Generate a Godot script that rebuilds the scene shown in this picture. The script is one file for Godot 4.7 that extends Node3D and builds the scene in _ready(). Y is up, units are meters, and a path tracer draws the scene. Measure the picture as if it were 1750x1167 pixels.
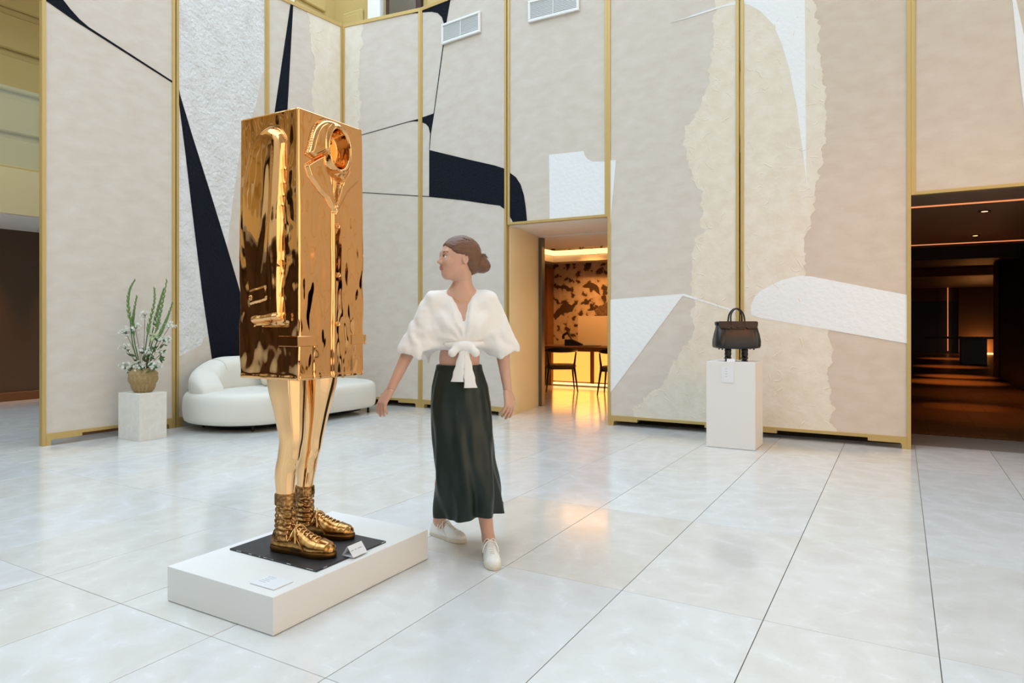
extends Node3D
# A hotel atrium: bronze coat sculpture on a low plinth, a woman striding past, tall framed mural panels.
# World axes follow the floor tiles: x runs along the back row of panels, -z towards it; metres, y up.

var rng := RandomNumberGenerator.new()
var M := {}
var taken := {}
var fn := FastNoiseLite.new()

# ---------------------------------------------------------------- camera, sky, light
func set_the_view():
	var cam := Camera3D.new()
	cam.name = "camera"
	cam.projection = Camera3D.PROJECTION_FRUSTUM      # shifted lens: upright lines stay upright
	cam.near = 0.05
	cam.far = 200.0
	cam.size = 2.0 * cam.near * 583.5 / 1150.0
	cam.frustum_offset = Vector2(0, -33.5 / 1150.0 * cam.near)
	cam.position = Vector3(0, 1.2, 0)
	cam.rotation_degrees = Vector3(0, 30, 0)
	add_child(cam)
	cam.current = true

	var env := Environment.new()
	env.background_mode = Environment.BG_SKY
	var sm := ProceduralSkyMaterial.new()             # bright even overcast above the glazed roof
	sm.sky_top_color = Color(0.835, 0.92, 1.0)
	sm.sky_horizon_color = Color(0.86, 0.93, 1.0)
	sm.sky_curve = 0.3
	sm.ground_bottom_color = Color(0.35, 0.34, 0.33)
	sm.ground_horizon_color = Color(0.55, 0.55, 0.55)
	sm.sky_energy_multiplier = 1.0
	sm.use_debanding = false
	env.background_energy_multiplier = 3.75           # strength of the daylight
	var sky := Sky.new()
	sky.sky_material = sm
	env.sky = sky
	env.ambient_light_source = Environment.AMBIENT_SOURCE_DISABLED
	env.tonemap_mode = Environment.TONE_MAPPER_LINEAR
	env.tonemap_exposure = EXPOSURE
	env.sdfgi_enabled = true
	env.ssao_enabled = true
	env.ssil_enabled = true
	var we := WorldEnvironment.new()
	we.name = "environment"
	we.environment = env
	add_child(we)

const EXPOSURE := 1.0
const WARM := Color(1.0, 0.66, 0.36)

func omni(at, energy, color, size = 0.05):
	var l := OmniLight3D.new()
	l.name = numbered("lamp_light")
	l.light_energy = energy
	l.light_color = color
	l.light_size = size
	l.omni_range = 40.0
	l.omni_attenuation = 2.0
	l.shadow_enabled = true
	l.position = at
	add_child(l)
	return l

func spot(at, towards, energy, color, angle, size = 0.04):
	var l := SpotLight3D.new()
	l.name = numbered("spot_light")
	l.light_energy = energy
	l.light_color = color
	l.light_size = size
	l.spot_range = 40.0
	l.spot_attenuation = 2.0
	l.spot_angle = angle
	l.shadow_enabled = true
	add_child(l)
	var up := Vector3.UP if absf((towards - at).normalized().y) < 0.98 else Vector3.RIGHT
	l.look_at_from_position(at, towards, up)
	return l

func area(at, towards, size, energy, color):
	var l := AreaLight3D.new()
	l.name = numbered("area_light")
	l.light_energy = energy
	l.light_color = color
	l.area_size = size
	l.area_range = 60.0
	l.area_attenuation = 2.0
	l.shadow_enabled = true
	add_child(l)
	var up := Vector3.UP if absf((towards - at).normalized().y) < 0.98 else Vector3.RIGHT
	l.look_at_from_position(at, towards, up)
	return l

# ---------------------------------------------------------------- naming
func numbered(n):
	taken[n] = taken.get(n, -1) + 1
	return n if taken[n] == 0 else "%s_%03d" % [n, taken[n]]

func thing(called, label, category, at = Vector3.ZERO, turn = 0.0, group = ""):
	var o := Node3D.new()
	o.name = numbered(called)
	o.position = at
	o.rotation.y = turn
	add_child(o)
	tag(o, label, category, group)
	return o

func tag(o, label, category, group = ""):
	o.set_meta("label", label)
	o.set_meta("category", category)
	if group != "":
		o.set_meta("group", group)
	return o

func part(parent, called, mesh, material, at = Vector3.ZERO, turn = Vector3.ZERO):
	var o := MeshInstance3D.new()
	o.name = called if parent != self else numbered(called)
	o.mesh = mesh
	o.material_override = material
	o.position = at
	o.rotation = turn
	o.cast_shadow = GeometryInstance3D.SHADOW_CASTING_SETTING_ON
	parent.add_child(o, true)
	return o

func struct(called, mesh, material, at = Vector3.ZERO, turn = Vector3.ZERO, parent = self):
	var o = part(parent, called, mesh, material, at, turn)
	if parent == self:
		o.set_meta("kind", "structure")
	return o

# ---------------------------------------------------------------- shapes
func tri(st, a, b, c, n):
	var f = (b - a).cross(c - a)
	if f.dot(n) > 0.0:
		var k = b; b = c; c = k
	st.set_normal(n); st.add_vertex(a)
	st.set_normal(n); st.add_vertex(b)
	st.set_normal(n); st.add_vertex(c)

func quad(st, a, b, c, d, n):
	tri(st, a, b, c, n)
	tri(st, a, c, d, n)

func begin():
	var st := SurfaceTool.new()
	st.begin(Mesh.PRIMITIVE_TRIANGLES)
	return st

func add_box(st, at, size, b = 0.0):
	var h = size * 0.5
	b = minf(b, minf(h.x, minf(h.y, h.z)) * 0.98)
	for ax in 3:
		var u = (ax + 1) % 3
		var v = (ax + 2) % 3
		for s in [-1.0, 1.0]:
			var n := Vector3.ZERO
			n[ax] = s
			var q = []
			for c in [[-1, -1], [1, -1], [1, 1], [-1, 1]]:
				var p := Vector3.ZERO
				p[ax] = s * h[ax]
				p[u] = c[0] * (h[u] - b)
				p[v] = c[1] * (h[v] - b)
				q.append(p + at)
			quad(st, q[0], q[1], q[2], q[3], n)
	if b <= 0.0:
		return
	for ax in 3:
		var u = (ax + 1) % 3
		var v = (ax + 2) % 3
		for su in [-1.0, 1.0]:
			for sv in [-1.0, 1.0]:
				var n := Vector3.ZERO
				n[u] = su; n[v] = sv
				n = n.normalized()
				var p0 := Vector3.ZERO
				p0[ax] = -(h[ax] - b); p0[u] = su * h[u]; p0[v] = sv * (h[v] - b)
				var p1 = p0; p1[ax] = h[ax] - b
				var p2 := Vector3.ZERO
				p2[ax] = h[ax] - b; p2[u] = su * (h[u] - b); p2[v] = sv * h[v]
				var p3 = p2; p3[ax] = -(h[ax] - b)
				quad(st, p0 + at, p1 + at, p2 + at, p3 + at, n)
	for sx in [-1.0, 1.0]:
		for sy in [-1.0, 1.0]:
			for sz in [-1.0, 1.0]:
				var n = Vector3(sx, sy, sz).normalized()
				tri(st, at + Vector3(sx * h.x, sy * (h.y - b), sz * (h.z - b)), at + Vector3(sx * (h.x - b), sy * h.y, sz * (h.z - b)), at + Vector3(sx * (h.x - b), sy * (h.y - b), sz * h.z), n)

func box(size, b = 0.0, at = Vector3.ZERO):
	var st = begin()
	add_box(st, at, size, b)
	return st.commit()

# box given by its two corners
func span(lo, hi, b = 0.0):
	return box(hi - lo, b, (lo + hi) * 0.5)

func add_extrude(st, poly, z0, z1):
	var idx = Geometry2D.triangulate_polygon(poly)
	for k in range(0, idx.size(), 3):
		var a = poly[idx[k]]; var b = poly[idx[k + 1]]; var c = poly[idx[k + 2]]
		tri(st, Vector3(a.x, a.y, z1), Vector3(b.x, b.y, z1), Vector3(c.x, c.y, z1), Vector3(0, 0, 1))
		tri(st, Vector3(a.x, a.y, z0), Vector3(b.x, b.y, z0), Vector3(c.x, c.y, z0), Vector3(0, 0, -1))
	var cw = -1.0 if Geometry2D.is_polygon_clockwise(poly) else 1.0
	for k in poly.size():
		var a = poly[k]
		var b = poly[(k + 1) % poly.size()]
		var e = (b - a).normalized()
		if e.length_squared() < 0.5:
			continue
		quad(st, Vector3(a.x, a.y, z0), Vector3(b.x, b.y, z0), Vector3(b.x, b.y, z1), Vector3(a.x, a.y, z1), Vector3(e.y, -e.x, 0) * cw)

func extrude(poly, z0, z1):
	var st = begin()
	add_extrude(st, poly, z0, z1)
	return st.commit()

# closed or open indexed surface with smooth normals; turned so that it faces outwards
func smooth(v: PackedVector3Array, idx: PackedInt32Array, colors = null):
	var vol := 0.0
	var n := PackedVector3Array()
	n.resize(v.size())
	for k in range(0, idx.size(), 3):
		var a := v[idx[k]]
		var b := v[idx[k + 1]]
		var c := v[idx[k + 2]]
		var f := (b - a).cross(c - a)
		vol += a.dot(f)
		n[idx[k]] += f
		n[idx[k + 1]] += f
		n[idx[k + 2]] += f
	var sgn := 1.0 if vol > 0.0 else -1.0
	for k in n.size():
		n[k] = n[k].normalized() * sgn
	if sgn > 0.0:                       # Godot draws clockwise faces
		for k in range(0, idx.size(), 3):
			var t := idx[k + 1]
			idx[k + 1] = idx[k + 2]
			idx[k + 2] = t
	var arr := []
	arr.resize(Mesh.ARRAY_MAX)
	arr[Mesh.ARRAY_VERTEX] = v
	arr[Mesh.ARRAY_NORMAL] = n
	arr[Mesh.ARRAY_INDEX] = idx
	if colors != null:
		arr[Mesh.ARRAY_COLOR] = colors
	var m := ArrayMesh.new()
	m.add_surface_from_arrays(Mesh.PRIMITIVE_TRIANGLES, arr)
	return m

# rings of equal count, joined one to the next; ends capped with a centre point
func loft(rings, caps = true, closed = true):
	var v := PackedVector3Array()
	var idx := PackedInt32Array()
	var n: int = rings[0].size()
	for r in rings:
		v.append_array(r)
	for i in rings.size() - 1:
		for j in (n if closed else n - 1):
			var a: int = i * n + j
			var b: int = i * n + (j + 1) % n
			idx.append_array([a, b, a + n, b, b + n, a + n])
	if caps:
		for e in [0, rings.size() - 1]:
			var c := Vector3.ZERO
			for p in rings[e]:
				c += p
			v.append(c / n)
			var ci := v.size() - 1
			for j in n:
				var a: int = e * n + j
				var b: int = e * n + (j + 1) % n
				if e == 0:
					idx.append_array([ci, b, a])
				else:
					idx.append_array([ci, a, b])
	return smooth(v, idx)

func ring(c, ux, uy, rx, ry, n = 24, pow_ = 1.0):
	var r := PackedVector3Array()
	for k in n:
		var a: float = TAU * k / n
		var cx := cos(a)
		var sy := sin(a)
		if pow_ != 1.0:
			cx = signf(cx) * pow(absf(cx), pow_)
			sy = signf(sy) * pow(absf(sy), pow_)
		r.append(c + ux * (rx * cx) + uy * (ry * sy))
	return r

func tube(pts, radii, n = 10):
	var rings = []
	var side := Vector3.ZERO
	for k in pts.size():
		var d = (pts[mini(k + 1, pts.size() - 1)] - pts[maxi(k - 1, 0)]).normalized()
		if side == Vector3.ZERO:
			side = d.cross(Vector3.UP if absf(d.y) < 0.9 else Vector3.RIGHT).normalized()
		side = (side - d * side.dot(d)).normalized()
		var r = radii[k] if radii is Array else radii
		rings.append(ring(pts[k], side, d.cross(side), r, r, n))
	return loft(rings)

func lathe(prof, n = 32):
	var rings = []
	for p in prof:
		rings.append(ring(Vector3(0, p.y, 0), Vector3.RIGHT, Vector3.BACK, p.x, p.x, n))
	return loft(rings)

func merge(list):                       # [[mesh, Transform3D], ...] joined into one mesh
	var st := SurfaceTool.new()
	st.begin(Mesh.PRIMITIVE_TRIANGLES)
	for e in list:
		st.append_from(e[0], 0, e[1])
	return st.commit()

func curve(pts, n):                      # Catmull-Rom through the points
	var out = []
	for i in pts.size() - 1:
		var p0 = pts[maxi(i - 1, 0)]
		var p1 = pts[i]
		var p2 = pts[i + 1]
		var p3 = pts[mini(i + 2, pts.size() - 1)]
		for k in n:
			var t: float = float(k) / n
			out.append(0.5 * (2.0 * p1 + (p2 - p0) * t + (2.0 * p0 - 5.0 * p1 + 4.0 * p2 - p3) * t * t + (3.0 * p1 - p0 - 3.0 * p2 + p3) * t * t * t))
	out.append(pts[-1])
	return out

func closed_curve(pts, n):
	var out = []
	var m = pts.size()
	for i in m:
		var p0 = pts[(i + m - 1) % m]
		var p1 = pts[i]
		var p2 = pts[(i + 1) % m]
		var p3 = pts[(i + 2) % m]
		for k in n:
			var t: float = float(k) / n
			out.append(0.5 * (2.0 * p1 + (p2 - p0) * t + (2.0 * p0 - 5.0 * p1 + 4.0 * p2 - p3) * t * t + (3.0 * p1 - p0 - 3.0 * p2 + p3) * t * t * t))
	return out

func v2(a):
	var p := PackedVector2Array()
	for k in range(0, a.size(), 2):
		p.append(Vector2(a[k], a[k + 1]))
	return p

# signed distance to a polygon, negative inside
func sd_poly(p: Vector2, poly: PackedVector2Array) -> float:
	var n := poly.size()
	var d := 1e9
	var inside := false
	var b := poly[n - 1]
	for k in n:
		var a := poly[k]
		var e := b - a
		var w := p - a
		var t := clampf(w.dot(e) / maxf(e.length_squared(), 1e-12), 0.0, 1.0)
		d = minf(d, (w - e * t).length_squared())
		if (a.y > p.y) != (b.y > p.y) and p.x < (b.x - a.x) * (p.y - a.y) / (b.y - a.y) + a.x:
			inside = not inside
		b = a
	return -sqrt(d) if inside else sqrt(d)

# ---------------------------------------------------------------- soft bodies: smooth union of tapered capsules and ellipsoids, meshed as surface nets
# a piece is {a, b, ra, rb} (capsule) or {c, r, q} (ellipsoid, q a Basis) with k (blend) and cut (true removes); half is [normal, offset] planes that cut
func nets(pieces, cell: float, colour = null, bend = null):
	var lo := Vector3(1e9, 1e9, 1e9)
	var hi := -lo
	for s in pieces:
		if s.get("cut", false):
			continue
		var e := extent(s)
		lo = lo.min(e.position)
		hi = hi.max(e.end)
	lo -= Vector3.ONE * cell * 3.0
	hi += Vector3.ONE * cell * 3.0
	var nx := int((hi.x - lo.x) / cell) + 2
	var ny := int((hi.y - lo.y) / cell) + 2
	var nz := int((hi.z - lo.z) / cell) + 2
	var f := PackedFloat32Array()
	f.resize(nx * ny * nz)
	f.fill(0.5)
	for s in pieces:
		var k: float = s.get("k", 0.02)
		var cut: bool = s.get("cut", false)
		var e := extent(s).grow(k + cell * 2.5)
		var x0 := clampi(int((e.position.x - lo.x) / cell), 0, nx - 1)
		var x1 := clampi(int((e.end.x - lo.x) / cell) + 1, 0, nx - 1)
		var y0 := clampi(int((e.position.y - lo.y) / cell), 0, ny - 1)
		var y1 := clampi(int((e.end.y - lo.y) / cell) + 1, 0, ny - 1)
		var z0 := clampi(int((e.position.z - lo.z) / cell), 0, nz - 1)
		var z1 := clampi(int((e.end.z - lo.z) / cell) + 1, 0, nz - 1)
		var capsule: bool = s.has("a")
		var a: Vector3 = s.get("a", Vector3.ZERO)
		var ab: Vector3 = s.get("b", Vector3.ZERO) - a
		var ll := maxf(ab.length_squared(), 1e-12)
		var ra: float = s.get("ra", 0.0)
		var dr: float = s.get("rb", 0.0) - ra
		var c: Vector3 = s.get("c", Vector3.ZERO)
		var r: Vector3 = s.get("r", Vector3.ONE)
		var q: Basis = s.get("q", Basis.IDENTITY).transposed()
		var ir := Vector3.ONE / r
		var ir2 := ir * ir
		for z in range(z0, z1 + 1):
			for y in range(y0, y1 + 1):
				var at := (z * ny + y) * nx
				var p := Vector3(lo.x + x0 * cell, lo.y + y * cell, lo.z + z * cell)
				for x in range(x0, x1 + 1):
					var d: float
					if capsule:
						var w := p - a
						var t := clampf(w.dot(ab) / ll, 0.0, 1.0)
						d = (w - ab * t).length() - ra - dr * t
					else:
						var w := q * (p - c)
						var k0 := (w * ir).length()
						d = k0 * (k0 - 1.0) / maxf((w * ir2).length(), 1e-6)
					var g := f[at + x]
					if cut:
						d = -d
						var h := maxf(k - absf(g - d), 0.0) / k
						f[at + x] = maxf(g, d) + h * h * k * 0.25
					else:
						var h := maxf(k - absf(g - d), 0.0) / k
						f[at + x] = minf(g, d) - h * h * k * 0.25
					p.x += cell
	if bend != null:
		for z in nz:
			for y in ny:
				for x in nx:
					var at := (z * ny + y) * nx + x
					if absf(f[at]) < cell * 4.0:
						f[at] += bend.call(lo + Vector3(x, y, z) * cell)
	var vid := PackedInt32Array()
	vid.resize(nx * ny * nz)
	vid.fill(-1)
	var v := PackedVector3Array()
	var idx := PackedInt32Array()
	var sy := nx
	var sz := nx * ny
	var off := PackedInt32Array([0, 1, sy, sy + 1, sz, sz + 1, sz + sy, sz + sy + 1])
	var cor := PackedVector3Array()
	for k in 8:
		cor.append(Vector3(k & 1, (k >> 1) & 1, k >> 2))
	var edges := PackedInt32Array([0, 1, 2, 3, 4, 5, 6, 7, 0, 2, 1, 3, 4, 6, 5, 7, 0, 4, 1, 5, 2, 6, 3, 7])
	for z in nz - 1:
		for y in ny - 1:
			for x in nx - 1:
				var at := z * sz + y * sy + x
				var f0 := f[at]
				if f0 > cell * 2.0 or f0 < -cell * 2.0:
					continue
				var mask := 0
				for k in 8:
					if f[at + off[k]] < 0.0:
						mask |= 1 << k
				if mask == 0 or mask == 255:
					continue
				var p := Vector3.ZERO
				var m := 0
				for e in 12:
					var i := edges[e * 2]
					var j := edges[e * 2 + 1]
					if ((mask >> i) & 1) != ((mask >> j) & 1):
						var fi := f[at + off[i]]
						p += cor[i].lerp(cor[j], fi / (fi - f[at + off[j]]))
						m += 1
				vid[at] = v.size()
				v.append(lo + (Vector3(x, y, z) + p / m) * cell)
	for z in range(1, nz - 1):
		for y in range(1, ny - 1):
			for x in range(1, nx - 1):
				var at := z * sz + y * sy + x
				var f0 := f[at]
				if f0 > cell * 2.0 or f0 < -cell * 2.0:
					continue
				var s0 := f0 < 0.0
				for ax in 3:
					var st: int = [1, sy, sz][ax]
					if (f[at + st] < 0.0) == s0:
						continue
					var u: int = [sy, sz, 1][ax]
					var w: int = [sz, 1, sy][ax]
					var a := vid[at - u - w]
					var b := vid[at - w]
					var c := vid[at]
					var d := vid[at - u]
					if a < 0 or b < 0 or c < 0 or d < 0:
						continue
					if s0:
						idx.append_array([a, b, c, a, c, d])
					else:
						idx.append_array([a, c, b, a, d, c])
	if v.size() == 0:
		return null
	var cols = null
	if colour != null:
		cols = PackedColorArray()
		for p in v:
			cols.append(colour.call(p))
	return smooth(v, idx, cols)

func extent(s) -> AABB:
	if s.has("a"):
		var r := Vector3.ONE * maxf(s.ra, s.rb)
		var lo: Vector3 = s.a.min(s.b) - r
		return AABB(lo, s.a.max(s.b) + r - lo)
	var m: float = maxf(s.r.x, maxf(s.r.y, s.r.z))
	var e := Vector3.ONE * m
	if not s.has("q"):
		e = s.r
	return AABB(s.c - e, e * 2.0)

func cap(a, b, ra, rb, k = 0.02, cut = false):
	return {"a": a, "b": b, "ra": ra, "rb": rb, "k": k, "cut": cut}

func ell(c, r, k = 0.02, cut = false, q = null):
	var d := {"c": c, "r": r, "k": k, "cut": cut}
	if q != null:
		d["q"] = q
	return d

# ---------------------------------------------------------------- materials
func mat(called, color, rough, metal = 0.0):
	var m := StandardMaterial3D.new()
	m.resource_name = called
	m.albedo_color = color
	m.roughness = rough
	m.metallic = metal
	M[called] = m
	return m

func rgb(r, g, b):
	return Color(r / 255.0, g / 255.0, b / 255.0)

func noise_tex(seed_, freq, ramp = null, type = FastNoiseLite.TYPE_SIMPLEX_SMOOTH, fractal = FastNoiseLite.FRACTAL_FBM, octaves = 5, size = 512, warp = 0.0):
	var n := FastNoiseLite.new()
	n.seed = seed_
	n.frequency = freq
	n.noise_type = type
	n.fractal_type = fractal
	n.fractal_octaves = octaves
	if warp > 0.0:
		n.domain_warp_enabled = true
		n.domain_warp_amplitude = warp
		n.domain_warp_frequency = freq * 1.5
	var t := NoiseTexture2D.new()
	t.width = size
	t.height = size
	t.seamless = true
	t.noise = n
	if ramp != null:
		var g := Gradient.new()
		g.offsets = PackedFloat32Array(ramp[0])
		g.colors = PackedColorArray(ramp[1])
		t.color_ramp = g
	return t

func bumps(m, seed_, freq, strength, size = 512, type = FastNoiseLite.TYPE_SIMPLEX_SMOOTH, fractal = FastNoiseLite.FRACTAL_FBM):
	var t = noise_tex(seed_, freq, null, type, fractal, 5, size)
	t.as_normal_map = true
	t.bump_strength = strength
	m.normal_enabled = true
	m.normal_texture = t
	m.normal_scale = 1.0

func lay(m, scale, world = false, offset = Vector3.ZERO):
	m.uv1_triplanar = true
	m.uv1_world_triplanar = world
	m.uv1_scale = Vector3.ONE * scale
	m.uv1_offset = offset
	return m

func glow(called, color, strength, base = null):
	var m = mat(called, color if base == null else base, 0.6)
	m.emission_enabled = true
	m.emission = color
	m.emission_energy_multiplier = strength
	return m

func make_materials():
	for k in 5:
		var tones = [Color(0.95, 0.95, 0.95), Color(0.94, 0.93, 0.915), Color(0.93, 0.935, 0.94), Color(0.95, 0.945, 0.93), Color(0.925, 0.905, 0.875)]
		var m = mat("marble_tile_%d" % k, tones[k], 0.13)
		m.albedo_texture = M.get("marble_map")
		if m.albedo_texture == null:
			m.albedo_texture = noise_tex(7, 0.006, [[0.0, 0.42, 0.62, 0.8, 0.9, 1.0], [rgb(217, 215, 210), rgb(222, 221, 217), rgb(225, 225, 222), rgb(227, 227, 225), rgb(233, 233, 232), rgb(239, 239, 239)]], FastNoiseLite.TYPE_SIMPLEX_SMOOTH, FastNoiseLite.FRACTAL_RIDGED, 5, 1024, 60.0)
			M["marble_map"] = m.albedo_texture
		m.metallic_specular = 0.5
		lay(m, 0.45, true, Vector3(0.37 * k, 0.21 * k, 0.53 * k))
	mat("grout", rgb(120, 113, 104), 0.9)
	var b = mat("brass", rgb(200, 172, 110), 0.48, 0.5)
	b.metallic_specular = 0.5
	mat("brass_dark", rgb(128, 96, 44), 0.45, 0.6)
	# the painted panels
	var c = mat("linen", Color.WHITE, 0.9)
	c.albedo_texture = noise_tex(21, 0.008, [[0.0, 0.35, 0.6, 0.85, 1.0], [rgb(206, 195, 181), rgb(209, 200, 188), rgb(211, 203, 191), rgb(213, 206, 195), rgb(215, 209, 199)]], FastNoiseLite.TYPE_SIMPLEX_SMOOTH, FastNoiseLite.FRACTAL_FBM, 6, 1024, 30.0)
	bumps(c, 22, 0.05, 0.7, 1024)
	c.normal_scale = 0.45
	lay(c, 0.5)
	c.uv1_scale = Vector3(0.4, 0.85, 0.4)
	var ct = mat("linen_tan", Color(0.985, 0.955, 0.925), 0.9)
	ct.albedo_texture = c.albedo_texture
	ct.normal_scale = 0.45
	ct.normal_enabled = true
	ct.normal_texture = c.normal_texture
	lay(ct, 0.5, false, Vector3(0.3, 0.1, 0.2))
	ct.uv1_scale = c.uv1_scale
	var s = mat("torn_plaster", Color.WHITE, 0.88)
	s.albedo_texture = noise_tex(31, 0.006, [[0.0, 0.4, 0.7, 1.0], [rgb(220, 209, 189), rgb(224, 215, 197), rgb(227, 219, 203), rgb(231, 224, 210)]], FastNoiseLite.TYPE_SIMPLEX_SMOOTH, FastNoiseLite.FRACTAL_FBM, 6, 1024, 40.0)
	bumps(s, 32, 0.010, 2.2, 1024)
	lay(s, 0.8)
	var p = mat("pale_plaster", Color.WHITE, 0.85)
	p.albedo_texture = noise_tex(35, 0.01, [[0.0, 0.5, 1.0], [rgb(208, 208, 205), rgb(218, 220, 219), rgb(225, 227, 227)]], FastNoiseLite.TYPE_SIMPLEX_SMOOTH, FastNoiseLite.FRACTAL_FBM, 5, 512, 20.0)
	bumps(p, 36, 0.02, 8.0, 1024)
	lay(p, 0.7)
	var w = mat("white_paint", rgb(233, 236, 236), 0.85)
	bumps(w, 41, 0.03, 1.5)
	lay(w, 1.0)
	var n = mat("navy_paint", rgb(15, 20, 31), 0.85)
	n.metallic_specular = 0.3
	bumps(n, 43, 0.03, 6.0, 1024)
	lay(n, 0.8)
	mat("vent_white", rgb(235, 236, 234), 0.5)
	mat("vent_grey", rgb(214, 217, 215), 0.6)
	mat("chip_grey", rgb(170, 172, 174), 0.7)
	mat("jamb_cream", rgb(248, 230, 184), 0.6)
	# rooms
	mat("cream_wall", rgb(206, 184, 136), 0.7)
	mat("gold_wall", rgb(196, 172, 112), 0.75)
	mat("pale_stone", rgb(226, 222, 210), 0.7)
	mat("ceiling_white", rgb(232, 226, 215), 0.8)
	mat("dark_wall", rgb(84, 62, 40), 0.75)
	mat("backing", rgb(58, 46, 36), 0.9)
	mat("steel", rgb(120, 116, 110), 0.35, 0.8)
	mat("dark_window", rgb(60, 30, 28), 0.5)
	var gl = mat("glass", Color(0.80, 0.88, 0.82, 0.12), 0.03)
	gl.transparency = BaseMaterial3D.TRANSPARENCY_ALPHA
	var wd = mat("dark_wood", Color.WHITE, 0.35)
	wd.albedo_texture = noise_tex(51, 0.01, [[0.0, 0.5, 1.0], [rgb(78, 50, 26), rgb(100, 66, 36), rgb(124, 84, 48)]])
	wd.uv1_triplanar = true
	wd.uv1_world_triplanar = true
	wd.uv1_scale = Vector3(0.12, 0.6, 1.6)
	mat("bronze_brown", rgb(60, 42, 26), 0.5)
	mat("lobby_ceiling", rgb(196, 176, 156), 0.6)
	mat("black_wall", rgb(22, 18, 16), 0.5)
	mat("wood_panel", rgb(150, 104, 60), 0.5)
	mat("walnut", rgb(110, 72, 38), 0.4)
	mat("black_wood", rgb(22, 17, 14), 0.4)
	mat("brown_leather", rgb(92, 62, 36), 0.5)
	var st = mat("stone_mural", Color.WHITE, 0.6)
	st.albedo_texture = noise_tex(61, 0.011, [[0.0, 0.34, 0.37, 0.5, 0.75, 1.0], [rgb(60, 44, 34), rgb(84, 62, 48), rgb(196, 174, 146), rgb(208, 188, 162), rgb(218, 200, 176), rgb(226, 210, 188)]], FastNoiseLite.TYPE_SIMPLEX_SMOOTH, FastNoiseLite.FRACTAL_FBM, 5, 1024, 40.0)
	lay(st, 0.36)
	var sb = mat("stone_brown", Color.WHITE, 0.6)
	sb.albedo_texture = noise_tex(64, 0.03, [[0.0, 0.5, 1.0], [rgb(96, 74, 58), rgb(126, 100, 80), rgb(150, 124, 100)]])
	lay(sb, 1.0)
	glow("cove_led", Color(1.0, 0.80, 0.52), 2.2)
	glow("desk_light_panel", Color(1.0, 0.66, 0.30), 1.5)
	glow("led_line", Color(1.0, 0.62, 0.40), 0.9)
	glow("down_light", Color(1.0, 0.80, 0.55), 6.0)
	# sculpture
	var br = mat("polished_bronze", Color(0.96, 0.775, 0.56), 0.045, 1.0)
	br.metallic_specular = 0.6
	var bb = mat("coat_bronze", Color(0.90, 0.69, 0.46), 0.05, 1.0)
	bb.metallic_specular = 0.6
	var bd = mat("patina_bronze", Color.WHITE, 0.2, 1.0)
	bd.albedo_texture = noise_tex(71, 0.012, [[0.0, 0.35, 0.6, 1.0], [rgb(126, 88, 44), rgb(168, 124, 70), rgb(196, 150, 92), rgb(226, 184, 124)]])
	lay(bd, 4.0)
	var kd = mat("sock_bronze", Color.WHITE, 0.34, 1.0)
	kd.albedo_texture = noise_tex(73, 0.02, [[0.0, 0.4, 0.65, 1.0], [rgb(88, 60, 30), rgb(136, 100, 58), rgb(186, 144, 92), rgb(224, 186, 132)]])
	bumps(kd, 72, 0.06, 1.5)
	lay(kd, 5.0)
	mat("dark_bronze", rgb(104, 72, 36), 0.35, 1.0)
	mat("lace_bronze", rgb(228, 188, 130), 0.25, 1.0)
	mat("plinth_white", rgb(226, 225, 221), 0.55)
	var bp = mat("black_plate", Color.WHITE, 0.45)
	bp.albedo_texture = noise_tex(75, 0.02, [[0.0, 0.8, 0.9, 1.0], [rgb(30, 32, 36), rgb(38, 40, 44), rgb(48, 50, 54), rgb(70, 72, 76)]])
	lay(bp, 3.0)
	mat("card", rgb(226, 228, 230), 0.5)
	mat("card_edge", rgb(150, 140, 125), 0.7)
	mat("ink", rgb(96, 98, 106), 0.8)
	mat("pale_ink", rgb(176, 180, 186), 0.8)
	# woman
	var sk = mat("skin", Color.WHITE, 0.5)
	sk.vertex_color_use_as_albedo = true
	sk.subsurf_scatter_enabled = true
	sk.subsurf_scatter_strength = 0.1
	var h = mat("hair", rgb(108, 74, 50), 0.45)
	bumps(h, 81, 0.05, 5.0)
	lay(h, 4.0)
	h.uv1_scale = Vector3(14, 3, 14)
	var bl = mat("white_blouse", rgb(238, 235, 230), 0.65)
	bl.rim_enabled = true
	bl.rim = 0.3
	bl.backlight_enabled = true
	bl.backlight = Color(0.2, 0.2, 0.19)
	var sa = mat("green_satin", rgb(23, 36, 31), 0.42)
	sa.metallic_specular = 0.42
	mat("sneaker_white", rgb(233, 231, 224), 0.6)
	mat("sneaker_sole", rgb(214, 204, 184), 0.7)
	mat("lip", rgb(178, 92, 82), 0.5)
	mat("eye_white", rgb(232, 228, 222), 0.2)
	mat("eye_dark", rgb(40, 28, 22), 0.2)
	mat("gold", rgb(214, 172, 90), 0.25, 1.0)
	# furniture
	var so = mat("boucle", rgb(226, 224, 214), 0.95)
	so.rim_enabled = true
	so.rim = 0.35
	bumps(so, 91, 0.12, 3.0)
	lay(so, 3.0)
	mat("seam", rgb(196, 192, 180), 0.95)
	mat("black_base", rgb(18, 18, 20), 0.6)
	var cu = mat("striped_weave", rgb(222, 212, 194), 0.95)
	bumps(cu, 93, 0.1, 3.0)
	lay(cu, 6.0)
	mat("cushion_cord", rgb(150, 130, 106), 0.95)
	var ma = mat("travertine", Color.WHITE, 0.4)
	ma.albedo_texture = noise_tex(95, 0.01, [[0.0, 0.5, 0.8, 1.0], [rgb(220, 215, 205), rgb(225, 221, 212), rgb(228, 225, 217), rgb(236, 233, 228)]], FastNoiseLite.TYPE_SIMPLEX_SMOOTH, FastNoiseLite.FRACTAL_RIDGED, 5, 512, 30.0)
	lay(ma, 1.4)
	var va = mat("vase_clay", Color.WHITE, 0.7)
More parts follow.
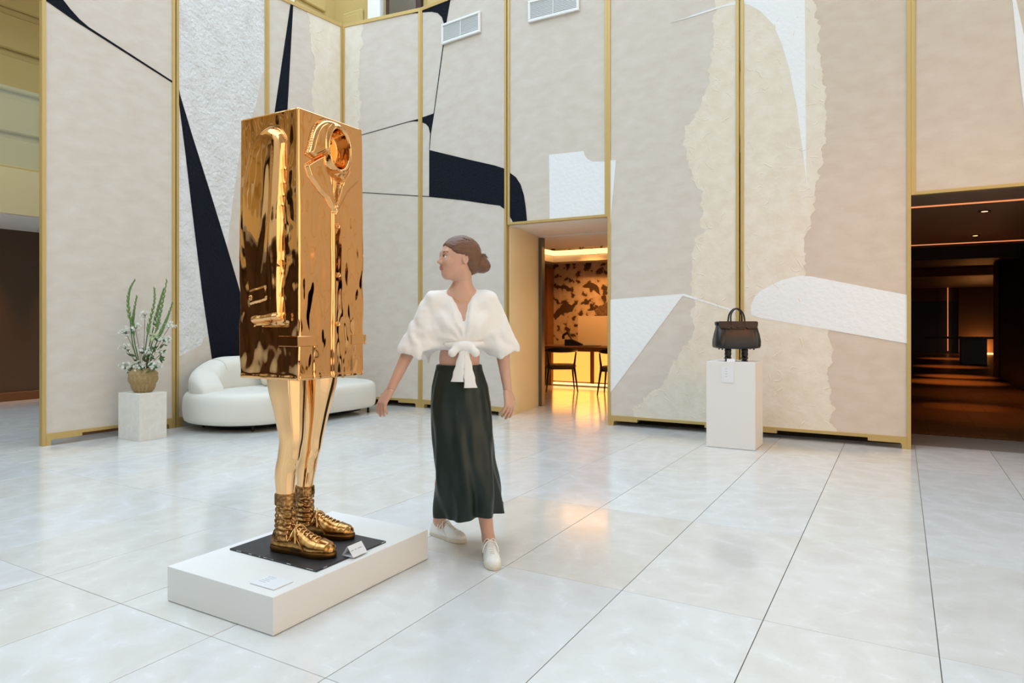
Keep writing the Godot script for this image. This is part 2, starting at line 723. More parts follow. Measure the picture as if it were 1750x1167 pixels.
	va.albedo_texture = noise_tex(97, 0.03, [[0.0, 0.5, 1.0], [rgb(130, 106, 68), rgb(158, 132, 88), rgb(180, 156, 110)]])
	lay(va, 4.0)
	var g1 = mat("stem_green", rgb(70, 104, 50), 0.55)
	g1.backlight_enabled = true
	g1.backlight = Color(0.15, 0.22, 0.08)
	var g2 = mat("bud_green", rgb(104, 134, 74), 0.55)
	g2.backlight_enabled = true
	g2.backlight = Color(0.2, 0.26, 0.1)
	var pe = mat("petal_white", rgb(238, 240, 230), 0.6)
	pe.backlight_enabled = true
	pe.backlight = Color(0.4, 0.4, 0.36)
	mat("stem_brown", rgb(110, 84, 62), 0.7)
	mat("petal_green", rgb(196, 208, 160), 0.6)
	var le = mat("black_leather", rgb(15, 16, 20), 0.34)
	bumps(le, 99, 0.06, 1.2)
	lay(le, 5.0)
	mat("black_boot", rgb(14, 15, 18), 0.45)
	mat("black_plastic", rgb(18, 18, 20), 0.4)
	mat("paper", rgb(236, 226, 206), 0.8)

# ---------------------------------------------------------------- the shell
const TX := -1.679     # a joint along z
const TZ := -2.85      # a joint along x

func make_floor():
	var f = struct("floor", span(Vector3(-12.4, -0.25, -13.4), Vector3(8.4, -0.006, 8.4)), M.grout)
	var joint := 0.0035
	var tm = span(Vector3(joint * 0.5, -0.02, joint * 0.5), Vector3(0.6 - joint * 0.5, 0.0, 1.2 - joint * 0.5), 0.0009)
	var rest = begin()
	var count := 0
	rng.seed = 11
	for i in range(-18, 17):
		for j in range(-9, 10):
			var x = TX + 0.6 * i
			var z = TZ + 1.2 * j
			if x < -12.4 or x > 7.8 or z < -13.2 or z > 7.2:
				continue
			if z < -8.6 and x > -1.0:        # wooden floor of the lobby
				continue
			# does the open floor show here: seen from the entrance side, in front of or between the panels
			var cx = x + 0.3
			var cz = z + 0.6
			var fwd = -(cx * 0.5 + cz * 0.866)
			var side = cx * 0.866 - cz * 0.5
			var shown = fwd > 1.9 and absf(side) < fwd * 0.80 + 0.3
			if shown and cz < -7.9 and not (cx > -6.4 and cx < -3.2) and cx < 0:
				shown = false
			if shown and cx < -7.4 and cz < -3.9:
				shown = false
			var k = rng.randi_range(0, 7)
			k = [0, 0, 1, 1, 2, 2, 3, 3][k]
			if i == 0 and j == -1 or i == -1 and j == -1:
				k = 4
			if shown and count < 298:
				part(f, "tile", tm, M["marble_tile_%d" % k], Vector3(x, 0, z))
				count += 1
			else:
				add_box(rest, Vector3(x + 0.3, -0.01, z + 0.6), Vector3(0.6 - joint, 0.02, 1.2 - joint))
	var o = part(f, "far_tiles", rest.commit(), M.marble_tile_0)
	o.set_meta("kind", "stuff")

func make_shell():
	# the block behind the back row of panels, cut by the doorway
	struct("wall_back", span(Vector3(-7.75, 0, -8.5), Vector3(-4.47, 3.05, -7.72)), M.backing)
	struct("wall_back_right", span(Vector3(-2.98, 0, -8.45), Vector3(0.04, 3.05, -7.62)), M.backing)
	struct("wall_back_head", span(Vector3(-4.47, 2.56, -8.5), Vector3(-2.98, 3.05, -7.62)), M.backing)
	struct("wall_left", span(Vector3(-7.75, 0, -7.7), Vector3(-7.50, 3.05, -3.80)), M.wood_panel)
	# doorway between the atrium and the desk
	struct("trim_1", extrude(v2([-4.30, 7.40, -4.47, 8.50, -4.62, 8.50, -4.47, 7.40]), 0, 2.42), M.jamb_cream, Vector3.ZERO, Vector3(-PI / 2, 0, 0))
	struct("trim_2", span(Vector3(-4.50, 0, -8.60), Vector3(-4.42, 2.42, -8.502), 0.004), M.steel)
	struct("ceiling_doorway", span(Vector3(-4.7, 2.42, -9.3), Vector3(-2.7, 2.55, -7.42)), M.ceiling_white)
	var d = thing("added_doorway_downlight", "small downlight added out of sight in the doorway ceiling to light the jamb", "downlight", Vector3(-3.10, 2.42, -8.3))  # added to brighten the cream jamb, kept hidden behind a panel
	part(d, "ring", lathe([Vector2(0.05, 0.0), Vector2(0.05, -0.006), Vector2(0.035, -0.006), Vector2(0.035, 0.0)], 20), M.vent_white)
	part(d, "lens", lathe([Vector2(0.034, 0.0), Vector2(0.034, -0.004)], 20), M.down_light)
	spot(Vector3(-3.10, 2.40, -8.3), Vector3(-3.5, 0, -8.2), 1.3, Color(1.0, 0.84, 0.62), 62.0, 0.04)
	struct("trim_3", span(Vector3(-2.975, 0, -8.45), Vector3(-2.90, 2.42, -7.42)), M.cream_wall)
	# roof over the back rooms and the upper storey behind it
	struct("ceiling_back_rooms", span(Vector3(-12.4, 3.05, -13.6), Vector3(0.04, 3.25, -7.62)), M.pale_stone)
	upper_storey()
	# the other two sides of the atrium, out of view: pale walls over dark openings
	struct("wall_right", span(Vector3(7.6, 0, -7.6), Vector3(7.9, 11, 8.0)), M.pale_stone)
	struct("wall_front", span(Vector3(-12.2, 2.9, 7.6), Vector3(7.9, 11, 7.9)), M.pale_stone)
	struct("wall_front_low", span(Vector3(-12.2, 0, 9.4), Vector3(7.9, 3.1, 9.7)), M.dark_wall)
	struct("ceiling_front", span(Vector3(-12.2, 2.9, 7.9), Vector3(7.9, 3.1, 9.6)), M.lobby_ceiling)
	struct("floor_front", span(Vector3(-12.2, -0.2, 7.2), Vector3(7.9, -0.002, 9.6)), M.dark_wood)
	# glazed roof: deep bars between which the sky stands open
	for k in 6:
		struct("trim_roof_beam", span(Vector3(-11.8, 11.0, -11.9 + k * 3.9), Vector3(7.9, 11.35, -11.75 + k * 3.9)), M.vent_white)
	struct("added_roof_right", span(Vector3(0.3, 11.35, -12.2), Vector3(7.9, 11.6, 8.0)), M.ceiling_white)  # unseen solid roof, added to hold sky light off the right side
	for k in 5:
		struct("trim_roof_bar", span(Vector3(-8.0 + k * 3.6, 11.05, -11.9), Vector3(-7.9 + k * 3.6, 11.3, 7.9)), M.vent_white)

func upper_storey():
	# left: gallery on a deep edge, glass balustrade, panelled facade
	struct("wall_gallery_edge", span(Vector3(-12.4, 2.62, -3.6), Vector3(-10.1, 3.22, 7.6)), M.cream_wall)
	struct("ceiling_gallery", span(Vector3(-12.4, 2.60, -11.6), Vector3(-10.12, 2.66, 7.6)), M.ceiling_white)
	struct("wall_gallery_edge_rear", span(Vector3(-12.4, 2.62, -11.6), Vector3(-10.1, 3.22, -3.6)), M.cream_wall)
	var gb = thing("glass_balustrade", "clear glass balustrade along the gallery edge above the cream fascia", "balustrade")
	for k in 6:
		part(gb, "pane", span(Vector3(-10.22, 3.2, -10.6 + k * 1.8), Vector3(-10.205, 4.32, -8.83 + k * 1.8)), M.glass)
	part(gb, "base_rail", span(Vector3(-10.25, 3.215, -10.6), Vector3(-10.17, 3.26, 0.2), 0.004), M.brass)
	struct("ceiling_gallery_upper", span(Vector3(-12.4, 6.6, -11.9), Vector3(-9.7, 6.9, 7.8)), M.cream_wall)
	var wl = struct("wall_left_upper", span(Vector3(-12.0, 3.2, -11.9), Vector3(-11.6, 11, 7.8)), M.gold_wall)
	for row in 12:
		for col in 13:
			var z = -11.4 + col * 1.45
			var y = 3.42 + row * 0.62
			part(wl, "facade_panel", box(Vector3(0.07, 0.52, 0.92), 0.02), M.gold_wall, Vector3(-11.57, y + 0.26, z + 0.5))
	for col in 13:
		part(wl, "pilaster", span(Vector3(-11.6, 3.2, -11.4 + col * 1.45 + 1.05), Vector3(-11.44, 11, -11.4 + col * 1.45 + 1.36), 0.02), M.pale_stone)
	# back: cream panelled facade with a white pilaster and a dark framed window
	var wb = struct("wall_back_upper", span(Vector3(-12.0, 3.2, -12.2), Vector3(7.9, 11, -11.7)), M.gold_wall)
	var ym := 3.5
	for col in 8:
		var x = -11.3 + col * 2.45
		part(wb, "facade_panel", span(Vector3(x, 5.8, -11.72), Vector3(x + 0.62, 8.4, -11.62), 0.04), M.gold_wall)
		part(wb, "facade_panel", span(Vector3(x + 0.10, 5.9, -11.64), Vector3(x + 0.52, 8.3, -11.60), 0.02), M.gold_wall)
		part(wb, "pilaster", span(Vector3(x + 0.86, ym, -11.72), Vector3(x + 1.22, 10, -11.52), 0.03), M.vent_white)
		var wf = part(wb, "window_frame", span(Vector3(x + 1.34, 5.4, -11.74), Vector3(x + 2.32, 8.6, -11.6), 0.01), M.dark_window)
		part(wf, "pane", span(Vector3(x + 1.46, 5.55, -11.61), Vector3(x + 2.2, 8.45, -11.59)), M.steel)
	# ground floor at the far left: brown wall under the gallery
	struct("wall_corridor", span(Vector3(-12.4, 0, -12.0), Vector3(-11.7, 2.62, 7.8)), M.dark_wall)
	struct("baseboard_corridor", span(Vector3(-11.7, 0, -12.0), Vector3(-11.66, 0.13, 7.6), 0.004), M.walnut)
	struct("wall_left_end", span(Vector3(-12.4, 0, 7.6), Vector3(-10, 11, 7.9)), M.dark_wall)
	for z in [-5.95, -4.45, -3.0]:
		var d = thing("corridor_downlight", "small round downlight in the corridor ceiling before the brown wall", "downlight", Vector3(-11.35, 2.6, z), 0.0, "corridor downlights")
		part(d, "ring", lathe([Vector2(0.055, 0.0), Vector2(0.055, -0.008), Vector2(0.035, -0.008), Vector2(0.035, 0.0)], 20), M.steel)
		part(d, "lens", lathe([Vector2(0.034, 0.0), Vector2(0.034, -0.004)], 20), M.down_light)
		spot(Vector3(-11.35, 2.585, z), Vector3(-11.72, 1.2, z), 3.0, Color(1.0, 0.70, 0.42), 30.0, 0.02)

# ---------------------------------------------------------------- mural panels
# painted fields: panel, paint, outline in metres along the panel and up from the floor
const FIELDS := [
	["L1", "navy", [-0.010, 4.328, 0.154, 4.430, 0.193, 4.377, 0.257, 4.313, 0.341, 4.245, 0.426, 4.200, 1.345, 3.910, 1.345, 3.890, 0.412, 4.178, 0.303, 4.210]],
	["L2", "beige", [1.433, 4.618, 1.329, 4.459, 1.206, 4.000, 0.938, 3.317, 0.782, 2.404, 0.700, 1.775, 0.655, 1.128, 0.395, 1.019, 0.353, 0.924, 0.189, 0.861, -0.008, 0.789, -0.008, 0.074, 1.433, -0.121]],
	["L2", "navy", [0.023, 3.959, 0.062, 3.791, 0.229, 3.366, 0.480, 2.764, 0.746, 2.103, 0.932, 1.620, 1.146, 1.049, 1.412, 0.502, 1.454, 0.032, 0.620, 0.132, 0.514, 0.728, 0.369, 1.546, 0.229, 2.481, 0.133, 3.153, 0.023, 3.859]],
	["L3", "navy", [0.396, 5.694, 0.425, 5.706, 0.324, 4.127, 0.246, 1.596, -0.234, 1.579, 0.126, 4.043]],
	["L3", "cream", [0.670, 5.968, 0.680, 5.565, 0.700, 5.173, 0.771, 4.907, 0.751, 4.660, 0.730, 4.456, 0.761, 4.174, 0.802, 3.279, 0.751, 2.442, 0.822, 1.450, 0.791, 0.120, 1.282, -0.012, 1.282, 5.874]],
	["B1", "cream", [-0.005, 5.873, 0.335, 5.639, 0.335, 5.519, 0.345, 5.244, 0.278, 4.853, 0.257, 4.668, 0.303, 4.551, 0.319, 4.232, 0.267, 4.067, 0.299, 3.679, 0.247, 2.913, 0.299, 2.055, 0.236, 1.114, 0.278, 0.002, -0.005, -0.012]],
	["B1", "navy", [0.973, 5.560, 1.348, 5.562, 1.348, 5.530, 1.186, 5.547, 1.060, 5.549]],
	["B1", "navy", [-0.005, 3.895, 0.377, 3.939, 1.160, 4.036, 1.348, 4.052, 1.348, 3.991, 1.291, 4.014, 1.215, 4.025, 1.118, 4.022, 0.377, 3.931, -0.005, 3.887]],
	["B1", "navy", [-0.005, 3.130, 0.391, 3.086, 1.348, 2.965, 1.348, 2.956, 0.391, 3.078, -0.005, 3.121]],
	["B2", "navy", [-0.023, 5.564, 0.562, 5.567, 0.482, 5.249, 0.434, 4.959, 0.259, 4.076, 0.198, 3.812, 0.170, 3.582, 0.164, 3.583, 0.183, 3.807, 0.153, 3.903, 0.102, 3.955, 0.034, 3.987, -0.023, 4.006, -0.023, 4.056, 0.248, 4.073, 0.423, 4.978, 0.438, 5.269, 0.404, 5.359, 0.325, 5.438, 0.212, 5.487, -0.023, 5.540]],
	["B2", "navy", [-0.023, 2.970, 0.164, 2.943, 0.166, 3.583, 0.885, 3.346, 1.329, 3.205, 1.546, 3.119, 1.546, 2.595, 1.472, 2.637, 1.405, 2.684, 1.228, 2.720, 0.782, 2.819, 0.166, 2.934, -0.023, 2.961]],
	["B3", "navy", [-0.034, 3.140, 0.038, 3.083, 0.126, 3.017, 0.194, 2.917, 0.242, 2.777, 0.269, 2.606, 0.290, 2.399, 0.102, 2.412, 0.071, 2.478, 0.038, 2.531, -0.034, 2.592]],
	["B3", "white", [0.591, 3.241, 1.048, 3.228, 1.062, 3.176, 1.096, 3.127, 1.163, 3.088, 1.368, 3.067, 1.368, 2.288, 0.602, 2.341]],
	["B4", "cream", [1.229, 5.032, 1.228, 4.656, 1.196, 4.231, 1.174, 3.868, 1.121, 3.662, 0.991, 3.467, 0.882, 3.239, 0.902, 2.992, 0.979, 2.766, 1.078, 2.603, 1.078, 2.428, 1.048, 2.281, 1.130, 2.193, 1.027, 2.075, 0.975, 1.890, 0.985, 1.599, 0.996, 1.391, 0.975, 1.059, 0.881, 0.911, 0.732, 0.697, 0.646, 0.502, 0.491, 0.369, 0.312, 0.225, 0.284, -0.037, 1.508, -0.033, 1.508, 5.083]],
	["B4", "white", [-0.014, 3.080, 0.101, 3.074, 0.022, 2.220, -0.014, 1.950]],
	["B4", "white", [-0.014, 1.457, 0.891, 1.509, 1.448, 1.318, 1.508, 1.292, 1.508, 1.277, 1.155, 1.399, 0.876, 1.486, -0.014, 0.311]],
	["B4", "white", [0.745, 4.519, 1.092, 4.564, 1.472, 4.598, 1.472, 4.558, 1.309, 4.568, 1.092, 4.545]],
	["B5", "cream", [-0.012, 5.155, 0.719, 4.775, 0.719, 4.423, 0.775, 3.990, 0.803, 3.685, 0.830, 3.043, 0.757, 2.690, 0.739, 2.411, 0.649, 2.084, 0.644, 1.831, 0.638, 1.613, 0.852, 1.116, 0.879, 0.922, 0.861, 0.678, 0.879, 0.436, 0.889, -0.015, -0.012, -0.098]],
	["B5", "white", [-0.012, 5.155, 0.633, 4.798, 0.634, 4.444, 0.647, 2.744, 0.660, 2.520, 0.610, 2.951, 0.561, 3.364, 0.487, 3.784, 0.410, 4.066, 0.332, 4.269, 0.214, 4.429, 0.095, 4.527, -0.012, 4.574]],
	["B5", "white", [0.112, 1.273, 0.112, 1.371, 0.153, 1.469, 0.212, 1.528, 0.411, 1.629, 0.588, 1.669, 0.703, 1.655, 1.551, 1.447, 1.551, 0.991, 0.212, 1.240]],
	["B6", "white", [0.733, 4.249, 0.779, 4.134, 0.796, 4.027, 0.849, 3.717, 0.951, 3.329, 1.050, 2.959, 0.931, 2.622, 0.849, 3.084, 0.811, 3.495, 0.769, 4.033]],
]

# irregular torn outline: extra points pushed sideways by noise
func torn(poly, step, amount, seed_):
	fn.seed = seed_
	fn.frequency = 3.2
	fn.fractal_octaves = 5
	var out := PackedVector2Array()
	for k in poly.size():
		var a = poly[k]
		var b = poly[(k + 1) % poly.size()]
		var n = maxi(1, int(a.distance_to(b) / step))
		var e = (b - a).normalized()
		for i in n:
			var p = a.lerp(b, float(i) / n)
			out.append(p + Vector2(e.y, -e.x) * fn.get_noise_2d(p.x * 1.7, p.y * 1.7) * amount + e * fn.get_noise_2d(p.y * 2.3 + 9.0, p.x * 2.3) * amount * 0.5)
	return out

# crumpled ridges of trowelled plaster within a field
func ridges(poly, clip: Rect2, z, count, seed_):
	rng.seed = seed_
	var st = begin()
	var made := 0
	var tries := 0
	var bb := Rect2(poly[0], Vector2.ZERO)
	for p in poly:
		bb = bb.expand(p)
	bb = bb.intersection(clip)
	var inner := clip.grow(-0.02)
	while made < count and tries < count * 14:
		tries += 1
		var p := Vector2(rng.randf_range(bb.position.x, bb.end.x), rng.randf_range(bb.position.y, bb.end.y))
		if tries % 3 != 0:                                   # most lie along the torn edge
			var k = rng.randi_range(0, poly.size() - 1)
			p = poly[k] + Vector2(rng.randf_range(-0.03, 0.07), rng.randf_range(-0.03, 0.03)) * 1.2
		if not inner.has_point(p) or not Geometry2D.is_point_in_polygon(p, poly):
			continue
		var dir = rng.randf_range(0, TAU)
		var n = rng.randi_range(2, 5)
		var w = rng.randf_range(0.004, 0.011)
		var h = rng.randf_range(0.001, 0.0038)
		var last = p
		for i in n:
			dir += rng.randf_range(-0.8, 0.8)
			var q = last + Vector2.from_angle(dir) * rng.randf_range(0.012, 0.035)
			if not inner.has_point(q) or not Geometry2D.is_point_in_polygon(q, poly):
				break
			var s = Vector2.from_angle(dir + PI / 2) * w
			var h0 = h * (0.3 if i == 0 else 1.0)
			var h1 = h * (0.2 if i == n - 1 else rng.randf_range(0.7, 1.1))
			var a0 = Vector3(last.x, last.y, z + h0)
			var a1 = Vector3(q.x, q.y, z + h1)
			var nn := Vector3(s.x, s.y, w * w / h).normalized()
			quad(st, a0, a1, Vector3(q.x + s.x, q.y + s.y, z), Vector3(last.x + s.x, last.y + s.y, z), nn)
			nn = Vector3(-s.x, -s.y, w * w / h).normalized()
			quad(st, a0, a1, Vector3(q.x - s.x, q.y - s.y, z), Vector3(last.x - s.x, last.y - s.y, z), nn)
			last = q
		made += 1
	return st.commit()

func make_panel(id, a: Vector2, b: Vector2, low, label, base = "linen", feet = true, gap_a = 0.0, gap_b = 0.0):
	var d := b - a
	var length := d.length()
	var t = thing("mural_panel", label, "panel", Vector3(a.x, 0, a.y), atan2(-d.y, d.x), "tall mural panels")
	var top := 5.6
	var st_w := 0.034
	var s0: float = gap_a
	var s1: float = length - gap_b
	var bot: float = 0.115 if feet else low + 0.03
	var thick := 0.06
	part(t, "stile", span(Vector3(s0, low, -thick), Vector3(s0 + st_w, top, 0), 0.002), M.brass)
	part(t, "stile", span(Vector3(s1 - st_w, low, -thick), Vector3(s1, top, 0), 0.002), M.brass)
	part(t, "top_rail", span(Vector3(s0 + st_w, top - 0.05, -thick), Vector3(s1 - st_w, top, 0), 0.002), M.brass)
	if feet:
		var p = [s0 + st_w, bot, s0 + st_w, 0.0, s0 + 0.075, 0.0, s0 + 0.075, 0.035, s0 + 0.079, 0.047, s0 + 0.090, 0.055, s0 + 0.36, 0.055, s0 + 0.36, 0.085, s1 - 0.36, 0.085, s1 - 0.36, 0.055, s1 - 0.090, 0.055, s1 - 0.079, 0.047, s1 - 0.075, 0.035, s1 - 0.075, 0.0, s1 - st_w, 0.0, s1 - st_w, bot]
		part(t, "foot_rail", extrude(v2(p), -thick, 0.0), M.brass)
	else:
		part(t, "bottom_rail", span(Vector3(s0 + st_w, low, -thick), Vector3(s1 - st_w, low + 0.03, 0), 0.002), M.brass)
	var x0 = s0 + st_w
	var x1 = s1 - st_w
	part(t, "canvas", span(Vector3(x0, bot, -0.045), Vector3(x1, top - 0.05, -0.014)), M[base])
	var clip = PackedVector2Array([Vector2(x0, bot), Vector2(x1, bot), Vector2(x1, top - 0.05), Vector2(x0, top - 0.05)])
	var n := 0
	for f in FIELDS:
		if f[0] != id:
			continue
		n += 1
		var poly = v2(f[2])
		var name_ = {"navy": "navy_field", "white": "white_field", "cream": "torn_plaster_field", "beige": "linen_field"}[f[1]]
		var m = M[{"navy": "navy_paint", "white": "white_paint", "cream": "torn_plaster", "beige": "linen"}[f[1]]]
		if f[1] == "cream":
			poly = torn(poly, 0.010, 0.060, 100 + n * 7 + id.hash() % 50)
		elif f[1] == "beige":
			poly = torn(poly, 0.03, 0.012, 300)
		var lift = {"cream": -0.0105, "beige": -0.0125, "navy": -0.0095, "white": -0.0090}[f[1]]
		var st = begin()
		for piece in Geometry2D.intersect_polygons(poly, clip):
			add_extrude(st, piece, -0.0142, lift)
		var fo = part(t, name_, st.commit(), m)
		if f[1] == "cream":
			var r = ridges(poly, Rect2(x0, bot, x1 - x0, 5.55 - bot), lift - 0.0002, 190, 500 + n + id.hash() % 97)
			var ro = part(fo, "plaster_ridges", r, M.torn_plaster)
			ro.set_meta("kind", "stuff")
	return t

func make_panels():
	make_panel("L1", Vector2(-7.157, -3.349), Vector2(-7.108, -4.700), 0.0, "beige mural panel behind the flower pedestal, crossed by one thin navy line", "linen", true, 0.0, 0.007)
	make_panel("L2", Vector2(-7.108, -4.700), Vector2(-7.256, -6.093), 0.0, "mural panel behind the sofa with pale plaster and a long navy wedge", "pale_plaster", true, 0.007, 0.0)
	make_panel("L3", Vector2(-7.256, -6.093), Vector2(-7.144, -7.364), 0.0, "narrow mural panel in the corner with a slim navy sliver and torn cream plaster")
	make_panel("B1", Vector2(-7.144, -7.364), Vector2(-5.824, -7.515), 0.0, "grey beige mural panel with a torn cream strip in the corner and two hairlines")
	make_panel("B2", Vector2(-5.824, -7.515), Vector2(-4.308, -7.328), 0.0, "mural panel with a big navy bar and navy spikes beside the doorway", "linen", true, 0.0, 0.007)
	make_panel("B3", Vector2(-4.308, -7.328), Vector2(-2.954, -7.336), 2.425, "short mural panel above the doorway with a navy curve and white block", "linen", false, 0.007, 0.0)
	make_panel("B4", Vector2(-2.954, -7.336), Vector2(-1.470, -7.350), 0.0, "mural panel with a white triangle and torn cream plaster right of the doorway", "linen", true, 0.0, 0.007)
	make_panel("B5", Vector2(-1.470, -7.350), Vector2(0.086, -7.347), 0.0, "mural panel with a white slanting band and a tall white fin beside the dark lobby", "linen_tan", true, 0.007, 0.0)
	make_panel("B6", Vector2(0.086, -7.347), Vector2(1.586, -7.321), 2.39, "beige mural panel hanging above the dark lobby opening, with a white sliver", "linen_tan", false, 0.0, 0.0)
	for k in 3:
		make_panel("none", Vector2(1.60 + k * 1.52, -7.32), Vector2(3.11 + k * 1.52, -7.32), 0.0, "plain beige mural panel standing past the lobby opening, " + ["beside it", "second from it", "third from it"][k])
	# two air grilles high on the panels
	make_vent(Vector2(-5.824, -7.515), Vector2(-4.308, -7.328), 0.42, 1.10, 4.97, 5.245, "white framed air grille on the panel with the big navy bar")
	make_vent(Vector2(-4.308, -7.328), Vector2(-2.954, -7.336), 0.315, 0.998, 4.905, 5.17, "white framed air grille on the panel above the doorway")

func make_vent(a, b, s0, s1, y0, y1, label):
	var d = b - a
	var nrm = Vector2(-d.y, d.x).normalized() * 0.006
	var t = thing("air_vent", label, "vent", Vector3(a.x + nrm.x, 0, a.y + nrm.y), atan2(-d.y, d.x), "air grilles")
	var st = begin()
	var w := 0.03
	add_box(st, Vector3((s0 + s1) / 2, y0 + w / 2, 0.0), Vector3(s1 - s0, w, 0.035), 0.004)
	add_box(st, Vector3((s0 + s1) / 2, y1 - w / 2, 0.0), Vector3(s1 - s0, w, 0.035), 0.004)
	add_box(st, Vector3(s0 + w / 2, (y0 + y1) / 2, 0.0), Vector3(w, y1 - y0 - 2 * w, 0.035), 0.004)
	add_box(st, Vector3(s1 - w / 2, (y0 + y1) / 2, 0.0), Vector3(w, y1 - y0 - 2 * w, 0.035), 0.004)
	part(t, "frame", st.commit(), M.vent_white)
	part(t, "backing", span(Vector3(s0 + w, y0 + w, -0.013), Vector3(s1 - w, y1 - w, -0.007)), M.vent_grey)
	var n := 11
	for k in n:
		var y = y0 + w + (y1 - y0 - 2 * w) * (k + 0.5) / n
		part(t, "slat", box(Vector3(s1 - s0 - 2 * w, 0.003, 0.016)), M.vent_grey, Vector3((s0 + s1) / 2, y, 0.002), Vector3(1.15, 0, 0))
	part(t, "divider", span(Vector3((s0 + s1) / 2 - 0.004, y0 + w, -0.006), Vector3((s0 + s1) / 2 + 0.004, y1 - w, 0.012)), M.vent_white)

# ---------------------------------------------------------------- room with the desk, behind the doorway
func make_desk_room():
	struct("wall_desk_room", span(Vector3(-6.85, 0, -13.0), Vector3(-1.6, 3.05, -12.62)), M.stone_mural)
	struct("wall_desk_room_left", span(Vector3(-6.9, 0, -13.0), Vector3(-6.62, 3.05, -8.5)), M.wood_panel)
	struct("wall_desk_room_right", span(Vector3(-1.9, 0, -13.0), Vector3(-1.6, 3.05, -8.45)), M.wood_panel)
	struct("trim_4", span(Vector3(-6.62, 0, -12.75), Vector3(-6.28, 2.32, -12.35), 0.012), M.wood_panel)
	# ceiling with a raised, lit coffer
	struct("ceiling_desk_front", span(Vector3(-6.7, 2.40, -9.9), Vector3(-1.6, 2.52, -8.5)), M.ceiling_white)
	struct("ceiling_desk_left", span(Vector3(-6.7, 2.40, -12.7), Vector3(-6.05, 2.52, -9.9)), M.ceiling_white)
	struct("ceiling_desk_rear", span(Vector3(-6.05, 2.40, -12.7), Vector3(-1.6, 2.52, -12.15)), M.ceiling_white)
	struct("ceiling_desk_coffer", span(Vector3(-6.7, 2.78, -12.9), Vector3(-1.6, 2.85, -8.5)), M.ceiling_white)
	var cl = thing("cove_light", "warm glowing light strip around the coffer above the desk", "light")
	part(cl, "light_strip", span(Vector3(-6.03, 2.525, -12.14), Vector3(-1.95, 2.62, -12.10)), M.cove_led)
	part(cl, "light_strip", span(Vector3(-6.04, 2.525, -12.10), Vector3(-6.0, 2.62, -9.9)), M.cove_led)
	area(Vector3(-4.0, 2.62, -12.02), Vector3(-4.0, 2.75, -11.0), Vector2(3.6, 0.05), 1.2, Color(1.0, 0.70, 0.36))
	for p in [Vector3(-5.2, 2.78, -11.6), Vector3(-3.4, 2.78, -11.2)]:
		var d = thing("coffer_downlight", "small downlight in the coffer ceiling above the desk", "downlight", p, 0.0, "coffer downlights")
		part(d, "lens", lathe([Vector2(0.05, 0.0), Vector2(0.05, -0.006), Vector2(0.02, -0.008)], 20), M.down_light)
		spot(p + Vector3(0, -0.03, 0), p + Vector3(0, -2, -0.6), 4.0, Color(1.0, 0.68, 0.36), 52.0)
	# brown stone fields of the mural behind the desk
	var fields = [
		[[-5.10, 1.62, -4.86, 1.90, -4.5, 1.98, -4.35, 2.2, -3.9, 2.32, -3.2, 2.4, -3.2, 0.9, -4.15, 0.9, -4.3, 1.16, -4.62, 1.2, -4.9, 1.26, -5.25, 1.3, -5.36, 1.42], "stone_brown"],
		[[-6.24, 1.22, -6.02, 1.40, -5.85, 1.42, -5.72, 1.62, -5.86, 1.56, -6.0, 1.60, -6.2, 1.46, -6.28, 1.34], "dark_wall"],
		[[-5.62, 1.92, -5.48, 2.00, -5.30, 1.94, -5.24, 1.72, -5.32, 1.78, -5.42, 1.88], "dark_wall"],
		[[-6.20, 1.92, -6.0, 1.97, -5.86, 1.90, -6.02, 1.88], "dark_wall"],
		[[-4.55, 1.55, -4.2, 1.66, -4.05, 1.5, -4.3, 1.35, -4.45, 1.42], "paper"]]
	var mu = thing("stone_inlay", "brown and dark inlaid stone patches on the wall behind the desk", "inlay", Vector3(0, 0, -12.618))
	for f in fields:
		part(mu, "stone_patch", extrude(torn(v2(f[0]), 0.05, 0.05, 77), 0.0, 0.006 if f[1] != "paper" else 0.010), M[f[1]])
	part(mu, "light_slab", span(Vector3(-5.72, 0.70, 0.001), Vector3(-4.72, 1.32, 0.014)), M.paper)
	# the desk: walnut top over a backlit onyx front
	var dk = thing("reception_desk", "walnut topped reception desk with a glowing backlit front", "desk", Vector3(0, 0, -11.45))
	part(dk, "desk_top", span(Vector3(-6.1, 0.655, -0.72), Vector3(-2.3, 0.745, 0.10), 0.006), M.walnut)
	part(dk, "body", span(Vector3(-5.72, 0.02, -0.62), Vector3(-2.35, 0.65, -0.06)), M.walnut)
	part(dk, "end_panel", span(Vector3(-5.92, 0.0, -0.66), Vector3(-5.74, 0.655, 0.02), 0.004), M.wood_panel)
	var x := -5.72
	for k in 4:
		part(dk, "light_panel", span(Vector3(x, 0.085, -0.055), Vector3(x + 0.76, 0.645, -0.03)), M.desk_light_panel)
		part(dk, "divider", span(Vector3(x + 0.762, 0.06, -0.055), Vector3(x + 0.838, 0.65, -0.02)), M.wood_panel)
		x += 0.84
	part(dk, "plinth_light", span(Vector3(-5.72, 0.02, -0.055), Vector3(-2.4, 0.06, -0.02)), M.cove_led)
	area(Vector3(-4.1, 0.36, -11.40), Vector3(-4.1, 0.30, -9.0), Vector2(3.2, 0.55), 1.3, Color(1.0, 0.66, 0.30))
	# on the desk
	var ph = thing("desk_telephone", "black desk telephone with a raised screen on the walnut desk", "telephone", Vector3(-5.40, 0.745, -11.72), 0.35)
	part(ph, "base", extrude(v2([-0.17, 0, 0.17, 0, 0.17, 0.03, -0.02, 0.12, -0.17, 0.12]), -0.1, 0.1), M.black_plastic)
	part(ph, "screen", box(Vector3(0.02, 0.24, 0.2), 0.004), M.black_plastic, Vector3(-0.07, 0.17, 0), Vector3(0, 0, 0.45))
